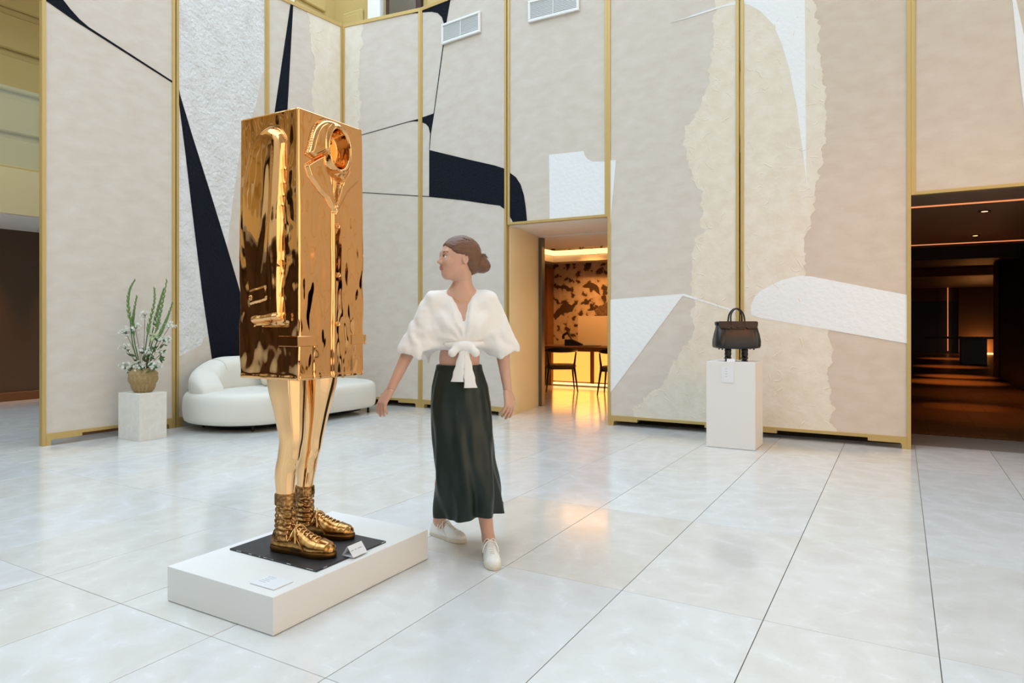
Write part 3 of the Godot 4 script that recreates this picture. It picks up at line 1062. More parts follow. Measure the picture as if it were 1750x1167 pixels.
	part(ph, "handset", tube(curve([Vector3(-0.2, 0.13, 0), Vector3(-0.2, 0.2, 0), Vector3(-0.1, 0.26, 0)], 4), 0.025, 8), M.black_plastic)
	var ta = thing("desk_tray", "flat dark tray beside the telephone on the desk", "tray", Vector3(-5.0, 0.745, -11.6))
	part(ta, "tray", box(Vector3(0.42, 0.014, 0.26), 0.004, Vector3(0, 0.007, 0)), M.black_plastic)
	for k in 2:
		var pa = thing("paper_stack", ["short stack of white papers beside the dark tray", "long stack of cream papers further along the desk"][k], "papers", Vector3(-4.62 + k * 0.45, 0.745, -11.62))
		for q in 3:
			part(pa, "sheet_bundle", box(Vector3(0.30, 0.008, 0.22), 0.001, Vector3(0.01 * q, 0.004 + 0.0085 * q, 0.004 * q)), M.paper)
	make_chair(Vector3(-5.15, 0, -10.62), 0.55, "black wooden armchair with leather seat facing the glowing desk, left of the panel divider")
	make_chair(Vector3(-4.08, 0, -10.55), 0.15, "black wooden armchair at the desk, partly hidden by the doorway edge")

func make_chair(at, turn, label):
	# low round-backed chair, seen from behind; it faces -z before the turn
	var t = thing("desk_chair", label, "chair", at, turn, "chairs at the desk")
	for sx in [-1, 1]:
		part(t, "leg", tube([Vector3(sx * 0.27, 0, -0.24), Vector3(sx * 0.245, 0.25, -0.225), Vector3(sx * 0.23, 0.44, -0.21)], [0.010, 0.017, 0.020], 10), M.black_wood)
		part(t, "leg", tube([Vector3(sx * 0.27, 0, 0.25), Vector3(sx * 0.24, 0.25, 0.22), Vector3(sx * 0.215, 0.44, 0.20), Vector3(sx * 0.235, 0.60, 0.20), Vector3(sx * 0.25, 0.68, 0.17)], [0.010, 0.017, 0.021, 0.015, 0.013], 10), M.black_wood)
		part(t, "seat_rail", tube([Vector3(sx * 0.225, 0.40, -0.21), Vector3(sx * 0.215, 0.40, 0.20)], [0.020, 0.020], 8), M.black_wood)
		part(t, "stretcher", tube([Vector3(-0.23, 0.40, sx * 0.205), Vector3(0.23, 0.40, sx * 0.205)], [0.020, 0.020], 8), M.black_wood)
	var rings = []
	for k in 5:
		var y = [0.405, 0.425, 0.445, 0.462, 0.468][k]
		var s = [0.93, 1.0, 1.0, 0.94, 0.7][k]
		rings.append(ring(Vector3(0, y, 0), Vector3.RIGHT, Vector3.BACK, 0.265 * s, 0.25 * s, 32, 0.5))
	part(t, "seat", loft(rings), M.brown_leather)
	var rr = []
	for k in 17:
		var a = lerpf(-0.25, PI + 0.25, k / 16.0)
		var c = Vector3(cos(a) * 0.285, 0.70 + 0.02 * sin(a), 0.03 + sin(a) * 0.215)
		var out = Vector3(cos(a), 0, sin(a))
		var s = sin(PI * k / 16.0)
		rr.append(ring(c, out, Vector3.UP, 0.012 + 0.006 * s, 0.014 + 0.034 * s * s, 12))
	part(t, "backrest", loft(rr), M.black_wood)

# ---------------------------------------------------------------- dark lobby to the right
func make_lobby():
	struct("floor_lobby", span(Vector3(-1.0, -0.2, -34.0), Vector3(12.0, -0.002, -8.45)), M.backing)
	# planks
	var fl = struct("floor_lobby_planks", span(Vector3(-1.0, -0.03, -34.0), Vector3(12.0, -0.012, -8.45)), M.dark_wood)
	for k in 26:
		for j in 3:
			var z0 = -8.45 - j * 2.4 - (0.9 if k % 2 == 1 else 0.0)
			part(fl, "plank", span(Vector3(0.03 + k * 0.24, -0.012, z0 - 2.4 + 0.003), Vector3(0.03 + k * 0.24 + 0.237, 0.0, minf(z0, -8.45)), 0.001), M.dark_wood)
			if j == 0 and k % 2 == 1:
				part(fl, "plank", span(Vector3(0.03 + k * 0.24, -0.012, -9.347), Vector3(0.03 + k * 0.24 + 0.237, 0.0, -8.45), 0.001), M.dark_wood)
	var rest = part(fl, "far_planks", span(Vector3(0.03, -0.012, -34), Vector3(9.0, -0.0005, -15.6)), M.dark_wood)
	rest.set_meta("kind", "stuff")
	struct("wall_lobby_left", span(Vector3(-0.25, 0, -34), Vector3(0.02, 2.7, -8.46)), M.bronze_brown)
	struct("ceiling_lobby", span(Vector3(-0.25, 2.60, -14.9), Vector3(12.0, 2.75, -7.45)), M.lobby_ceiling)
	struct("ceiling_lobby_bulkhead", span(Vector3(-0.25, 2.36, -15.4), Vector3(12.0, 2.72, -14.9)), M.black_wall)
	struct("ceiling_lobby_far", span(Vector3(-0.25, 2.50, -34), Vector3(12.0, 2.70, -15.4)), M.bronze_brown)
	struct("ceiling_lobby_beam", span(Vector3(-0.25, 2.32, -20.4), Vector3(12.0, 2.51, -19.6)), M.wood_panel)
	struct("wall_lobby_far", span(Vector3(-0.25, 0, -34.3), Vector3(12.0, 2.7, -34)), M.black_wall)
	struct("wall_lobby_right", span(Vector3(11.8, 0, -34), Vector3(12.1, 2.7, -7.3)), M.bronze_brown)
	struct("wall_above_lobby", span(Vector3(0.04, 2.75, -7.62), Vector3(8.0, 5.4, -7.45)), M.backing)
	for k in 2:
		var z = [-9.55, -14.3][k]
		var t = thing("light_line", ["thin warm light line in the lobby ceiling near the opening", "thin warm light line in the lobby ceiling further in"][k], "light", Vector3(0, 2.6, z), 0.0)
		part(t, "light_strip", span(Vector3(0.03, -0.012, -0.02), Vector3(11.7, 0.002, 0.02)), M.led_line)
	area(Vector3(5.0, 2.58, -9.55), Vector3(5.0, 0, -9.55), Vector2(9.0, 0.06), 1.0, WARM)
	area(Vector3(5.0, 2.58, -14.3), Vector3(5.0, 0, -14.3), Vector2(9.0, 0.06), 1.0, WARM)
	for p in [Vector3(0.92, 2.6, -10.35), Vector3(1.05, 2.6, -13.2), Vector3(3.4, 2.6, -11.4)]:
		var d = thing("lobby_downlight", "small lit downlight in the dark lobby ceiling", "downlight", p, 0.0, "lobby downlights")
		part(d, "ring", lathe([Vector2(0.07, 0.0), Vector2(0.07, -0.008), Vector2(0.04, -0.008), Vector2(0.04, 0.0)], 20), M.bronze_brown)
		part(d, "lens", lathe([Vector2(0.038, 0.0), Vector2(0.038, -0.005)], 20), M.down_light)
		spot(p + Vector3(0, -0.03, 0), p + Vector3(0.3, -2, -0.2), 3.0, WARM, 36.0)
	for p in [Vector3(2.05, 2.6, -9.9), Vector3(2.7, 2.6, -12.9)]:
		var d = thing("ceiling_speaker", "small dark round fitting in the dark lobby ceiling", "ceiling fitting", p, 0.0, "dark ceiling fittings")
		part(d, "ring", lathe([Vector2(0.11, 0.0), Vector2(0.11, -0.012), Vector2(0.09, -0.012)], 24), M.black_wall)
		part(d, "mesh", lathe([Vector2(0.09, 0.0), Vector2(0.09, -0.006), Vector2(0.03, -0.007)], 24), M.black_plastic)
	# far end: dark portal, pale wall panel with a glow along its foot, vertical light
	struct("wall_lobby_portal", span(Vector3(-0.1, 0, -31.0), Vector3(1.9, 2.0, -30.6)), M.black_wall)
	struct("wall_lobby_portal_head", span(Vector3(-0.1, 2.0, -31.0), Vector3(6.0, 2.5, -30.6)), M.dark_wall)
	struct("wall_lobby_panel", span(Vector3(1.9, 0, -31.0), Vector3(3.3, 2.5, -30.5)), M.dark_wall)
	var vl = thing("vertical_light", "thin vertical warm light line on the dark wall deep in the lobby", "light", Vector3(1.56, 0, -30.5))
	part(vl, "light_tube", tube([Vector3(0, 0.1, 0), Vector3(0, 2.75 - 0.25, 0)], 0.012, 8), M.led_line)
	var ft = thing("floor_light", "warm glow strip at the foot of the far lobby wall", "light", Vector3(2.6, 0, -30.45))
	part(ft, "light_strip", box(Vector3(1.2, 0.05, 0.04), 0.0, Vector3(0, 0.026, 0)), M.cove_led)
	omni(Vector3(2.6, 0.2, -30.2), 1.2, WARM, 0.05)
	# dark blocks of wall on the right
	struct("wall_lobby_block", span(Vector3(1.85, 0, -18.2), Vector3(2.6, 2.5, -13.9)), M.black_wall)
	struct("wall_lobby_block_edge", span(Vector3(1.78, 0, -18.25), Vector3(1.85, 2.5, -18.0)), M.walnut)
	# long table
	var t = thing("console_table", "long dark table on a block leg deep in the lobby", "table", Vector3(1.75, 0, -23.3))
	part(t, "table_top", box(Vector3(2.3, 0.05, 0.9), 0.006, Vector3(0, 0.745, 0)), M.black_wood)
	part(t, "leg", box(Vector3(0.62, 0.72, 0.5), 0.006, Vector3(0.05, 0.36, 0)), M.black_wood)
	# light pools on the planks from added spots that have no fittings
	for p in [[0.75, 2.55, -11.3, 5.0, 15.0], [0.85, 2.3, -15.9, 14.0, 24.0], [1.0, 2.3, -17.6, 14.0, 20.0], [1.1, 2.3, -21.4, 10.0, 24.0], [1.4, 2.3, -26.0, 10.0, 26.0]]:
		spot(Vector3(p[0], p[1], p[2]), Vector3(p[0] + 0.05, 0, p[2] - 0.1), p[3], WARM, p[4], 0.03)

# ---------------------------------------------------------------- added lights beyond the right edge of the view: a glowing wall and warm spots
func make_added_lights():
	var w = thing("added_light_wall", "wide glowing panel added out of view to brighten the atrium from the right", "light", Vector3(7.5, 0, -0.5))  # added glowing wall, unseen, to lift the faces turned right
	part(w, "light_panel", span(Vector3(0, 0.4, -6.0), Vector3(0.05, 6.6, 6.0)), M.added_wall_glow)
	part(w, "frame", span(Vector3(0.05, 0.0, -6.1), Vector3(0.09, 6.7, 6.1)), M.walnut)
	area(Vector3(7.48, 3.5, -0.5), Vector3(0.0, 3.5, -0.5), Vector2(11.8, 6.0), ADDED_WALL, Color(1.0, 0.89, 0.78))
	for k in 3:  # unseen spotlights added to warm the panels beside the lobby
		var at = Vector3(2.3 + 0.7 * k, 4.6, -3.9 + 0.4 * k)
		var to = [Vector3(-0.5, 0.5, -7.3), Vector3(0.0, 1.6, -7.3), Vector3(0.3, 3.4, -7.3)][k]
		var t = thing("added_spotlight", "added black cylindrical spotlight warming the panels by the lobby, " + ["lowest aim", "middle aim", "highest aim"][k], "spotlight", at, 0.0, "added spotlights")
		var d: Vector3 = (to - at).normalized()
		part(t, "housing", tube([-d * 0.16, -d * 0.01], [0.05, 0.05], 20), M.black_plastic)
		part(t, "lens", tube([-d * 0.01, -d * 0.004], [0.045, 0.045], 20), M.down_light)
		part(t, "stem", tube([-d * 0.1, -d * 0.1 + Vector3(0, 6.4, 0)], [0.012, 0.012], 8), M.black_plastic)
		spot(at + d * 0.02, to, SPOTS[k], Color(1.0, 0.62, 0.28), 26.0, 0.10)

const SPOTS := [4.2, 2.2, 0.3]
const ADDED_WALL := 24.0  # strength of the added light in front of the glowing wall

# ---------------------------------------------------------------- the bronze coat
const CX := -2.413     # middle of the coat
const CZ := -2.23
const HX := 0.187
const HZ := 0.20
const Y0 := 0.948
const Y1 := 2.12

var collar := PackedVector2Array()
var lapel := PackedVector2Array()
var lapel_far := PackedVector2Array()
var opening := PackedVector2Array()
var sleeve := PackedVector2Array()
var strap := PackedVector2Array()

func dome(d, w):                       # rounded shoulder of a raised shape, d metres inside its edge
	if d <= 0.0:
		return 0.0
	var t = 1.0 - minf(d / w, 1.0)
	return sqrt(1.0 - t * t)

func groove(x, w):
	return exp(-(x / w) * (x / w))

# relief of the front, t metres from the edge between front and sleeve side
func front(t: float, y: float) -> float:
	var p := Vector2(t, y)
	var r := 0.0
	if y > 1.64:
		var dc := -sd_poly(p, collar)
		var dl := -sd_poly(p, lapel)
		var e := Vector2((t - 0.218) / 0.060, (y - 1.982) / 0.088).length()
		r = maxf(r, 0.024 * dome(dc, 0.020))
		r = maxf(r, 0.012 * dome(dl, 0.006) + 0.05 * clampf(dl, 0.0, 0.03))
		var df := -sd_poly(p, lapel_far)
		r = maxf(r, 0.007 * dome(df, 0.008))
		if e < 1.35:
			var roll := exp(-pow((e - 1.12) / 0.14, 2.0)) * 0.012
			r += roll
			r -= 0.052 * smoothstep(1.06, 0.72, e)
			r += 0.010 * exp(-pow((e - 0.80) / 0.05, 2.0))
		var dop := -sd_poly(p, opening)
		if dop > 0.0:
			r -= 0.018 * smoothstep(0.0, 0.012, dop)
			r += 0.010 * exp(-pow((t - 0.218 - 0.04 * (y - 1.8)) / 0.007, 2.0))
		r -= 0.003 * groove(dl + 0.003, 0.003) + 0.003 * groove(dc + 0.003, 0.003)
	if y < 1.71:
		r += 0.0045 * smoothstep(0.192, 0.199, t) * smoothstep(0.26, 0.21, t)
		r -= 0.004 * groove(t - 0.195, 0.0035)
		r += 0.002 * groove(t - 0.205, 0.004)
	if y < 1.10:
		r -= 0.0025 * groove(t - 0.087, 0.002) + 0.0025 * groove(t - 0.323, 0.002)
	r += 0.003 * groove(y - 0.958, 0.008)
	return r

# relief of the side with the sleeve
func side(t: float, y: float) -> float:
	var r := 0.0
	if y > 1.18 and y < 2.07:
		var d := -sd_poly(Vector2(t, y), sleeve)
		var low := smoothstep(1.20, 1.215, y + 0.09 * (t - 0.09))
		r = (0.020 * dome(d, lerpf(0.009, 0.034, smoothstep(1.88, 2.01, y))) + 0.014 * dome(d, 0.11)) * low
		r -= 0.006 * groove(d + 0.004, 0.005)
		if d > 0.0:
			r += 0.006 * groove(t - 0.125 - 0.01 * sin(y * 9.0), 0.012) * smoothstep(2.0, 1.8, y)
			r -= 0.006 * groove(t - 0.17 - 0.03 * sin(y * 6.0), 0.02) * smoothstep(1.95, 1.7, y)
			r += 0.006 * groove(y - 1.225 + 0.09 * (t - 0.09), 0.008)
		var ds := -sd_poly(Vector2(t, y), strap)
		r += 0.006 * dome(ds, 0.004)
	if y < 1.10:
		r -= 0.0025 * groove(t - 0.104, 0.002)
	r += 0.003 * groove(y - 0.958, 0.008)
	return r

func doubled(pts, at):                 # corners that stay sharp when the outline is rounded
	var out = []
	for k in pts.size():
		out.append(pts[k])
		if k in at:
			out.append(pts[k] + Vector2(0.0005, 0.0005))
	return out

func make_coat(t):
	collar = v2([0.058, 1.960, 0.046, 1.929, 0.087, 1.916, 0.145, 1.950, 0.150, 1.900, 0.190, 1.870, 0.258, 1.840, 0.280, 1.879, 0.312, 1.938, 0.326, 1.993, 0.321, 2.045, 0.294, 2.082, 0.231, 2.104, 0.170, 2.104, 0.128, 2.088, 0.087, 2.045])
	lapel = v2([0.042, 1.877, 0.092, 1.912, 0.146, 1.944, 0.157, 1.881, 0.179, 1.847, 0.197, 1.788, 0.208, 1.712, 0.200, 1.700, 0.161, 1.756, 0.119, 1.780, 0.062, 1.832])
	lapel_far = v2([0.258, 1.840, 0.305, 1.905, 0.369, 1.869, 0.294, 1.803, 0.213, 1.681, 0.222, 1.740, 0.245, 1.800])
	opening = v2([0.162, 1.880, 0.222, 1.885, 0.252, 1.842, 0.236, 1.770, 0.214, 1.700, 0.203, 1.770, 0.183, 1.845])
	sleeve = v2([0.304, 1.910, 0.285, 1.977, 0.239, 2.027, 0.175, 2.049, 0.122, 2.038, 0.087, 2.000, 0.078, 1.944, 0.087, 1.763, 0.095, 1.642, 0.091, 1.479, 0.095, 1.408, 0.087, 1.219, 0.078, 1.190, 0.262, 1.172, 0.281, 1.320, 0.304, 1.447, 0.325, 1.600, 0.329, 1.700, 0.326, 1.786])
	strap = v2([0.268, 1.336, 0.157, 1.356, 0.152, 1.298, 0.268, 1.277])
	collar = PackedVector2Array(closed_curve(doubled(collar, [1, 2, 3, 6]), 4))
	sleeve = PackedVector2Array(closed_curve(doubled(sleeve, [12, 13]), 3))
	fn.seed = 5
	fn.frequency = 1.0
	fn.fractal_octaves = 2
	# one level of the outline: [x, z, normal, face, run along the face]
	var rr := 0.010
	var loop = []
	var face = func(from: Vector2, to: Vector2, n: Vector2, id: int, step: float, start: float):
		var len_: float = from.distance_to(to)
		var m := int(len_ / step)
		for k in m + 1:
			var q: Vector2 = from.lerp(to, float(k) / m)
			loop.append([q, n, id, start + len_ * k / m])
	var corner = func(c: Vector2, a0: float):
		for k in range(1, 5):
			var a: float = a0 + PI / 2 * k / 5.0
			loop.append([c + Vector2(cos(a), sin(a)) * rr, Vector2(cos(a), sin(a)), 4, 0.0])
	# round the outline in the (x, z) plane, from the front (+x) over the sleeve side (+z)
	face.call(Vector2(HX, -HZ + rr), Vector2(HX, HZ - rr), Vector2(1, 0), 0, 0.0034, rr)
	corner.call(Vector2(HX - rr, HZ - rr), 0.0)
	face.call(Vector2(HX - rr, HZ), Vector2(-HX + rr, HZ), Vector2(0, 1), 1, 0.0034, rr)
	corner.call(Vector2(-HX + rr, HZ - rr), PI / 2)
	face.call(Vector2(-HX, HZ - rr), Vector2(-HX, -HZ + rr), Vector2(-1, 0), 2, 0.012, rr)
	corner.call(Vector2(-HX + rr, -HZ + rr), PI)
	face.call(Vector2(-HX + rr, -HZ), Vector2(HX - rr, -HZ), Vector2(0, -1), 3, 0.012, rr)
	corner.call(Vector2(HX - rr, -HZ + rr), PI * 1.5)
	var rings = []
	var rows := 336
	for i in rows + 8:
		var y := Y0 + (Y1 - 0.010 - Y0) * minf(i, rows) / rows
		var inset := 0.0
		if i > rows:                       # rounded over into the top
			var a := (i - rows) / 7.0 * PI / 2
			y = Y1 - 0.010 + 0.010 * sin(a)
			inset = 0.010 * (1.0 - cos(a))
		var h := (y - Y0) / (Y1 - Y0)
		var swell := 0.004 * sin(h * PI * 1.1 + 0.3)
		var r := PackedVector3Array()
		var amp := lerpf(0.0026, 0.0009, smoothstep(0.25, 0.80, h))
		for q in loop:
			var p: Vector2 = q[0]
			var n: Vector2 = q[1]
			var up := 0.0
			if q[2] == 0:
				up = front(2.0 * HZ - q[3], y)
			elif q[2] == 1:
				up = side(q[3], y)
			var w := Vector3(p.x * 1.25, y * 0.50, p.y * 1.25)
			var calm := (1.0 if up < 0.006 else 0.35) * (0.75 if q[2] == 0 else 1.5)
			up += calm * amp * (fn.get_noise_3dv(w * 8.5) * 1.9 + fn.get_noise_3dv(w * 21.0 + Vector3(7, 3, 1)) * 0.10)
			p += n * (up * (1.0 if i <= rows else 1.0 - (i - rows) / 7.0) + swell - inset)
			r.append(Vector3(p.x, y, p.y))
		rings.append(r)
	# turned in at the hem
	var first: PackedVector3Array = rings[0]
	var hem := PackedVector3Array()
	for p in first:
		hem.append(Vector3(p.x * 0.90, Y0 + 0.004, p.z * 0.90))
	rings.insert(0, hem)
	part(t, "coat", loft(rings), M.coat_bronze, Vector3(CX, 0, CZ))
	# buttons, pocket flaps, cuff button
	var bt = lathe([Vector2(0.0005, 0.006), Vector2(0.004, 0.0055), Vector2(0.006, 0.004), Vector2(0.009, 0.0072), Vector2(0.0115, 0.006), Vector2(0.012, 0.0), Vector2(0.008, -0.004)], 24)
	for b in [[0.224, 1.635], [0.229, 1.413], [0.224, 1.191]]:
		var o = part(t, "button", bt, M.coat_bronze, Vector3(CX + HX + 0.007, b[1], CZ + HZ - b[0]), Vector3(0, 0, -PI / 2))
		part(o, "button_eye", lathe([Vector2(0.0035, 0.0085), Vector2(0.003, 0.009), Vector2(0.001, 0.008)], 12), M.patina_bronze)
	part(t, "cuff_button", bt, M.coat_bronze, Vector3(CX + HX - 0.252, 1.306, CZ + HZ + 0.036), Vector3(PI / 2, 0, 0))
	# flap folded round the near corner, and the one at the far edge
	var y0 := 1.094
	var y1 := 1.139
	part(t, "pocket_flap", merge([[span(Vector3(HX, y0, HZ - 0.108), Vector3(HX + 0.0065, y1, HZ + 0.006), 0.002), Transform3D.IDENTITY], [span(Vector3(HX - 0.114, y0, HZ), Vector3(HX + 0.006, y1, HZ + 0.0065), 0.002), Transform3D.IDENTITY]]), M.coat_bronze, Vector3(CX, 0, CZ))
	part(t, "pocket_flap", merge([[span(Vector3(HX, y0, -HZ - 0.014), Vector3(HX + 0.007, y1, HZ - 0.317), 0.002), Transform3D.IDENTITY], [span(Vector3(HX - 0.12, y0, -HZ - 0.014), Vector3(HX + 0.01, y1, -HZ), 0.003), Transform3D.IDENTITY]]), M.coat_bronze, Vector3(CX, 0, CZ))

func make_leg(t, z, mids, rads):
	var pts = []
	for k in mids.size():
		pts.append(Vector3(mids[k].x, mids[k].y, rads[k]))
	var cp = curve(pts, 8)
	var rings = []
	var n = cp.size()
	for k in n:
		var r: float = cp[k].z
		var mid := Vector3(cp[k].x, cp[k].y, z)
		var rg := PackedVector3Array()
		for j in 40:
			var a := TAU * j / 40
			var knee := 0.007 * exp(-pow((cp[k].y - 0.585) / 0.035, 2.0)) * maxf(0.0, cos(a)) * smoothstep(0.3, 1.0, cos(a))
			var calf := 0.009 * exp(-pow((cp[k].y - 0.49) / 0.06, 2.0)) * maxf(0.0, -cos(a))
			rg.append(mid + Vector3(cos(a) * (r * 1.04 + knee + calf), 0, sin(a) * r * 0.97))
		rings.append(rg)
	part(t, "leg", loft(rings), M.polished_bronze)

func make_sock(t, c, top, low, r0, r1):
	fn.seed = 9
	fn.frequency = 1.0
	fn.fractal_octaves = 3
	var rings = []
	for k in 60:
		var h := k / 59.0
		var y := lerpf(top, low, h)
		var rg := PackedVector3Array()
		for j in 72:
			var a := TAU * j / 72
			var r := lerpf(r0, r1, h)
			if h < 0.24:
				r += 0.0022 * sin(a * 30.0) * smoothstep(0.0, 0.02, h) * smoothstep(0.24, 0.21, h) + 0.003
			else:
				r += 0.0045 * sin(h * 46.0 + 1.6 * sin(a * 1.0 + h * 7.0) + 2.0 * fn.get_noise_2d(cos(a) * 2.0, h * 9.0 + sin(a) * 2.0)) - 0.002
			rg.append(Vector3(c.x + cos(a) * r * 1.05, y, c.y + sin(a) * r))
		rings.append(rg)
	part(t, "sock", loft(rings), M.sock_bronze)

# a laced low sneaker, heel at the origin, toe along +x; used for the sculpture and the woman
func make_shoe(parent, called, length, at, turn, upper, sole, lace, closed = true):
	var s: float = length / 0.30
	var sh = part(parent, called, null, upper, at, turn)
	# outline of the sole in (x, z)
	var ol = closed_curve([Vector2(0.0, 0.0), Vector2(0.015, 0.030), Vector2(0.07, 0.036), Vector2(0.14, 0.037), Vector2(0.21, 0.049), Vector2(0.262, 0.042), Vector2(0.296, 0.016), Vector2(0.300, -0.010), Vector2(0.272, -0.038), Vector2(0.21, -0.045), Vector2(0.14, -0.036), Vector2(0.07, -0.034), Vector2(0.015, -0.028)], 5)
	var rs = []
	for q in [[0.0, 0.975], [0.003, 1.01], [0.013, 1.025], [0.021, 1.02], [0.0245, 0.99]]:
		var rg := PackedVector3Array()
		for p in ol:
			rg.append(Vector3(0.15 + (p.x - 0.15) * q[1], q[0], p.y * q[1]) * s)
		rs.append(rg)
	part(sh, "sole", loft(rs), sole)
	# upper: stations from heel to toe, height over the sole and half width
	var stn = [[0.002, 0.040, 0.018], [0.010, 0.066, 0.027], [0.03, 0.082, 0.033], [0.06, 0.078, 0.035], [0.09, 0.084, 0.036], [0.12, 0.086, 0.037], [0.15, 0.074, 0.040], [0.18, 0.062, 0.044], [0.21, 0.052, 0.046], [0.24, 0.046, 0.044], [0.27, 0.040, 0.036], [0.288, 0.030, 0.024], [0.297, 0.018, 0.010]]
	var rings = []
	for i in (stn.size() - 1) * 4 + 1:
		var u := i / 4.0
		var k := mini(int(u), stn.size() - 2)
		var f := smoothstep(0.0, 1.0, u - k)
		var x := lerpf(stn[k][0], stn[k + 1][0], u - k)
		var h := lerpf(stn[k][1], stn[k + 1][1], f)
		var w := lerpf(stn[k][2], stn[k + 1][2], f)
		var rg := PackedVector3Array()
		for j in 29:
			var a := PI * j / 28.0
			var z := cos(a) * w * (1.0 - 0.30 * sin(a) * smoothstep(0.25, 0.02, x))
			var y := pow(sin(a), 0.75) * h
			var cap_ := 0.0018 * smoothstep(0.228, 0.232, x) * smoothstep(0.0, 0.2, sin(a))
			rg.append(Vector3(x + cap_, 0.019 + y + cap_, z * (1.0 + cap_ * 20.0)) * s)
		for j in range(1, 6):
			rg.append(Vector3(x, 0.017, lerpf(-w, w, j / 6.0)) * s)
		rings.append(rg)
	sh.mesh = loft(rings)
	var top_at = func(x: float) -> float:
		for k in stn.size() - 1:
			if x <= stn[k + 1][0]:
				return 0.019 + lerpf(stn[k][1], stn[k + 1][1], smoothstep(0.0, 1.0, (x - stn[k][0]) / (stn[k + 1][0] - stn[k][0])))
		return 0.03
	# laces across the tongue and the bow
	var lr: float = 0.0034 * s
	for k in 6:
		var x := 0.125 + k * 0.018
		var y: float = top_at.call(x)
		part(sh, "lace", tube([Vector3(x - 0.004, y - 0.017, 0.024) * s, Vector3(x + 0.001, y + 0.001, 0.010) * s, Vector3(x + 0.003, y + 0.003, 0.0) * s, Vector3(x + 0.006, y + 0.001, -0.010) * s, Vector3(x + 0.010, y - 0.016, -0.024) * s], lr, 6), lace)
	var ky: float = top_at.call(0.115) + 0.004
	for sd in [1.0, -1.0]:
		part(sh, "lace_loop", tube(curve([Vector3(0.115, ky, 0), Vector3(0.105, ky + 0.006, sd * 0.022), Vector3(0.100, ky - 0.030, sd * 0.040), Vector3(0.108, ky - 0.052, sd * 0.045), Vector3(0.120, ky - 0.030, sd * 0.040), Vector3(0.117, ky, sd * 0.004)].map(func(p): return p * s), 5), lr, 6), lace)
		part(sh, "lace_end", tube(curve([Vector3(0.116, ky, 0), Vector3(0.128, ky - 0.006, sd * 0.024), Vector3(0.142, ky - 0.038, sd * 0.042), Vector3(0.146, ky - 0.058, sd * 0.046)].map(func(p): return p * s), 5), lr, 6), lace)
	part(sh, "lace_knot", nets([ell(Vector3(0.116, ky, 0) * s, Vector3(0.008, 0.006, 0.009) * s, 0.002)], 0.0022 * s), lace)
	# seams: toe cap, side panel, rim of the opening
	var seam: float = 0.0016 * s
	var cpts = []
	for j in 13:
		var a := PI * (0.08 + 0.84 * j / 12.0)
		cpts.append(Vector3(0.231 + 0.006 * sin(a), 0.019 + pow(sin(a), 0.75) * 0.0483 + 0.001, cos(a) * 0.0452) * s)
	part(sh, "toe_seam", tube(cpts, seam, 6), upper)
	for sd in [1.0, -1.0]:
		part(sh, "side_seam", tube(curve([Vector3(0.130, 0.085, sd * 0.026), Vector3(0.150, 0.063, sd * 0.0375), Vector3(0.175, 0.038, sd * 0.0455), Vector3(0.185, 0.025, sd * 0.0455)].map(func(p): return p * s), 4), seam, 6), upper)
	return sh

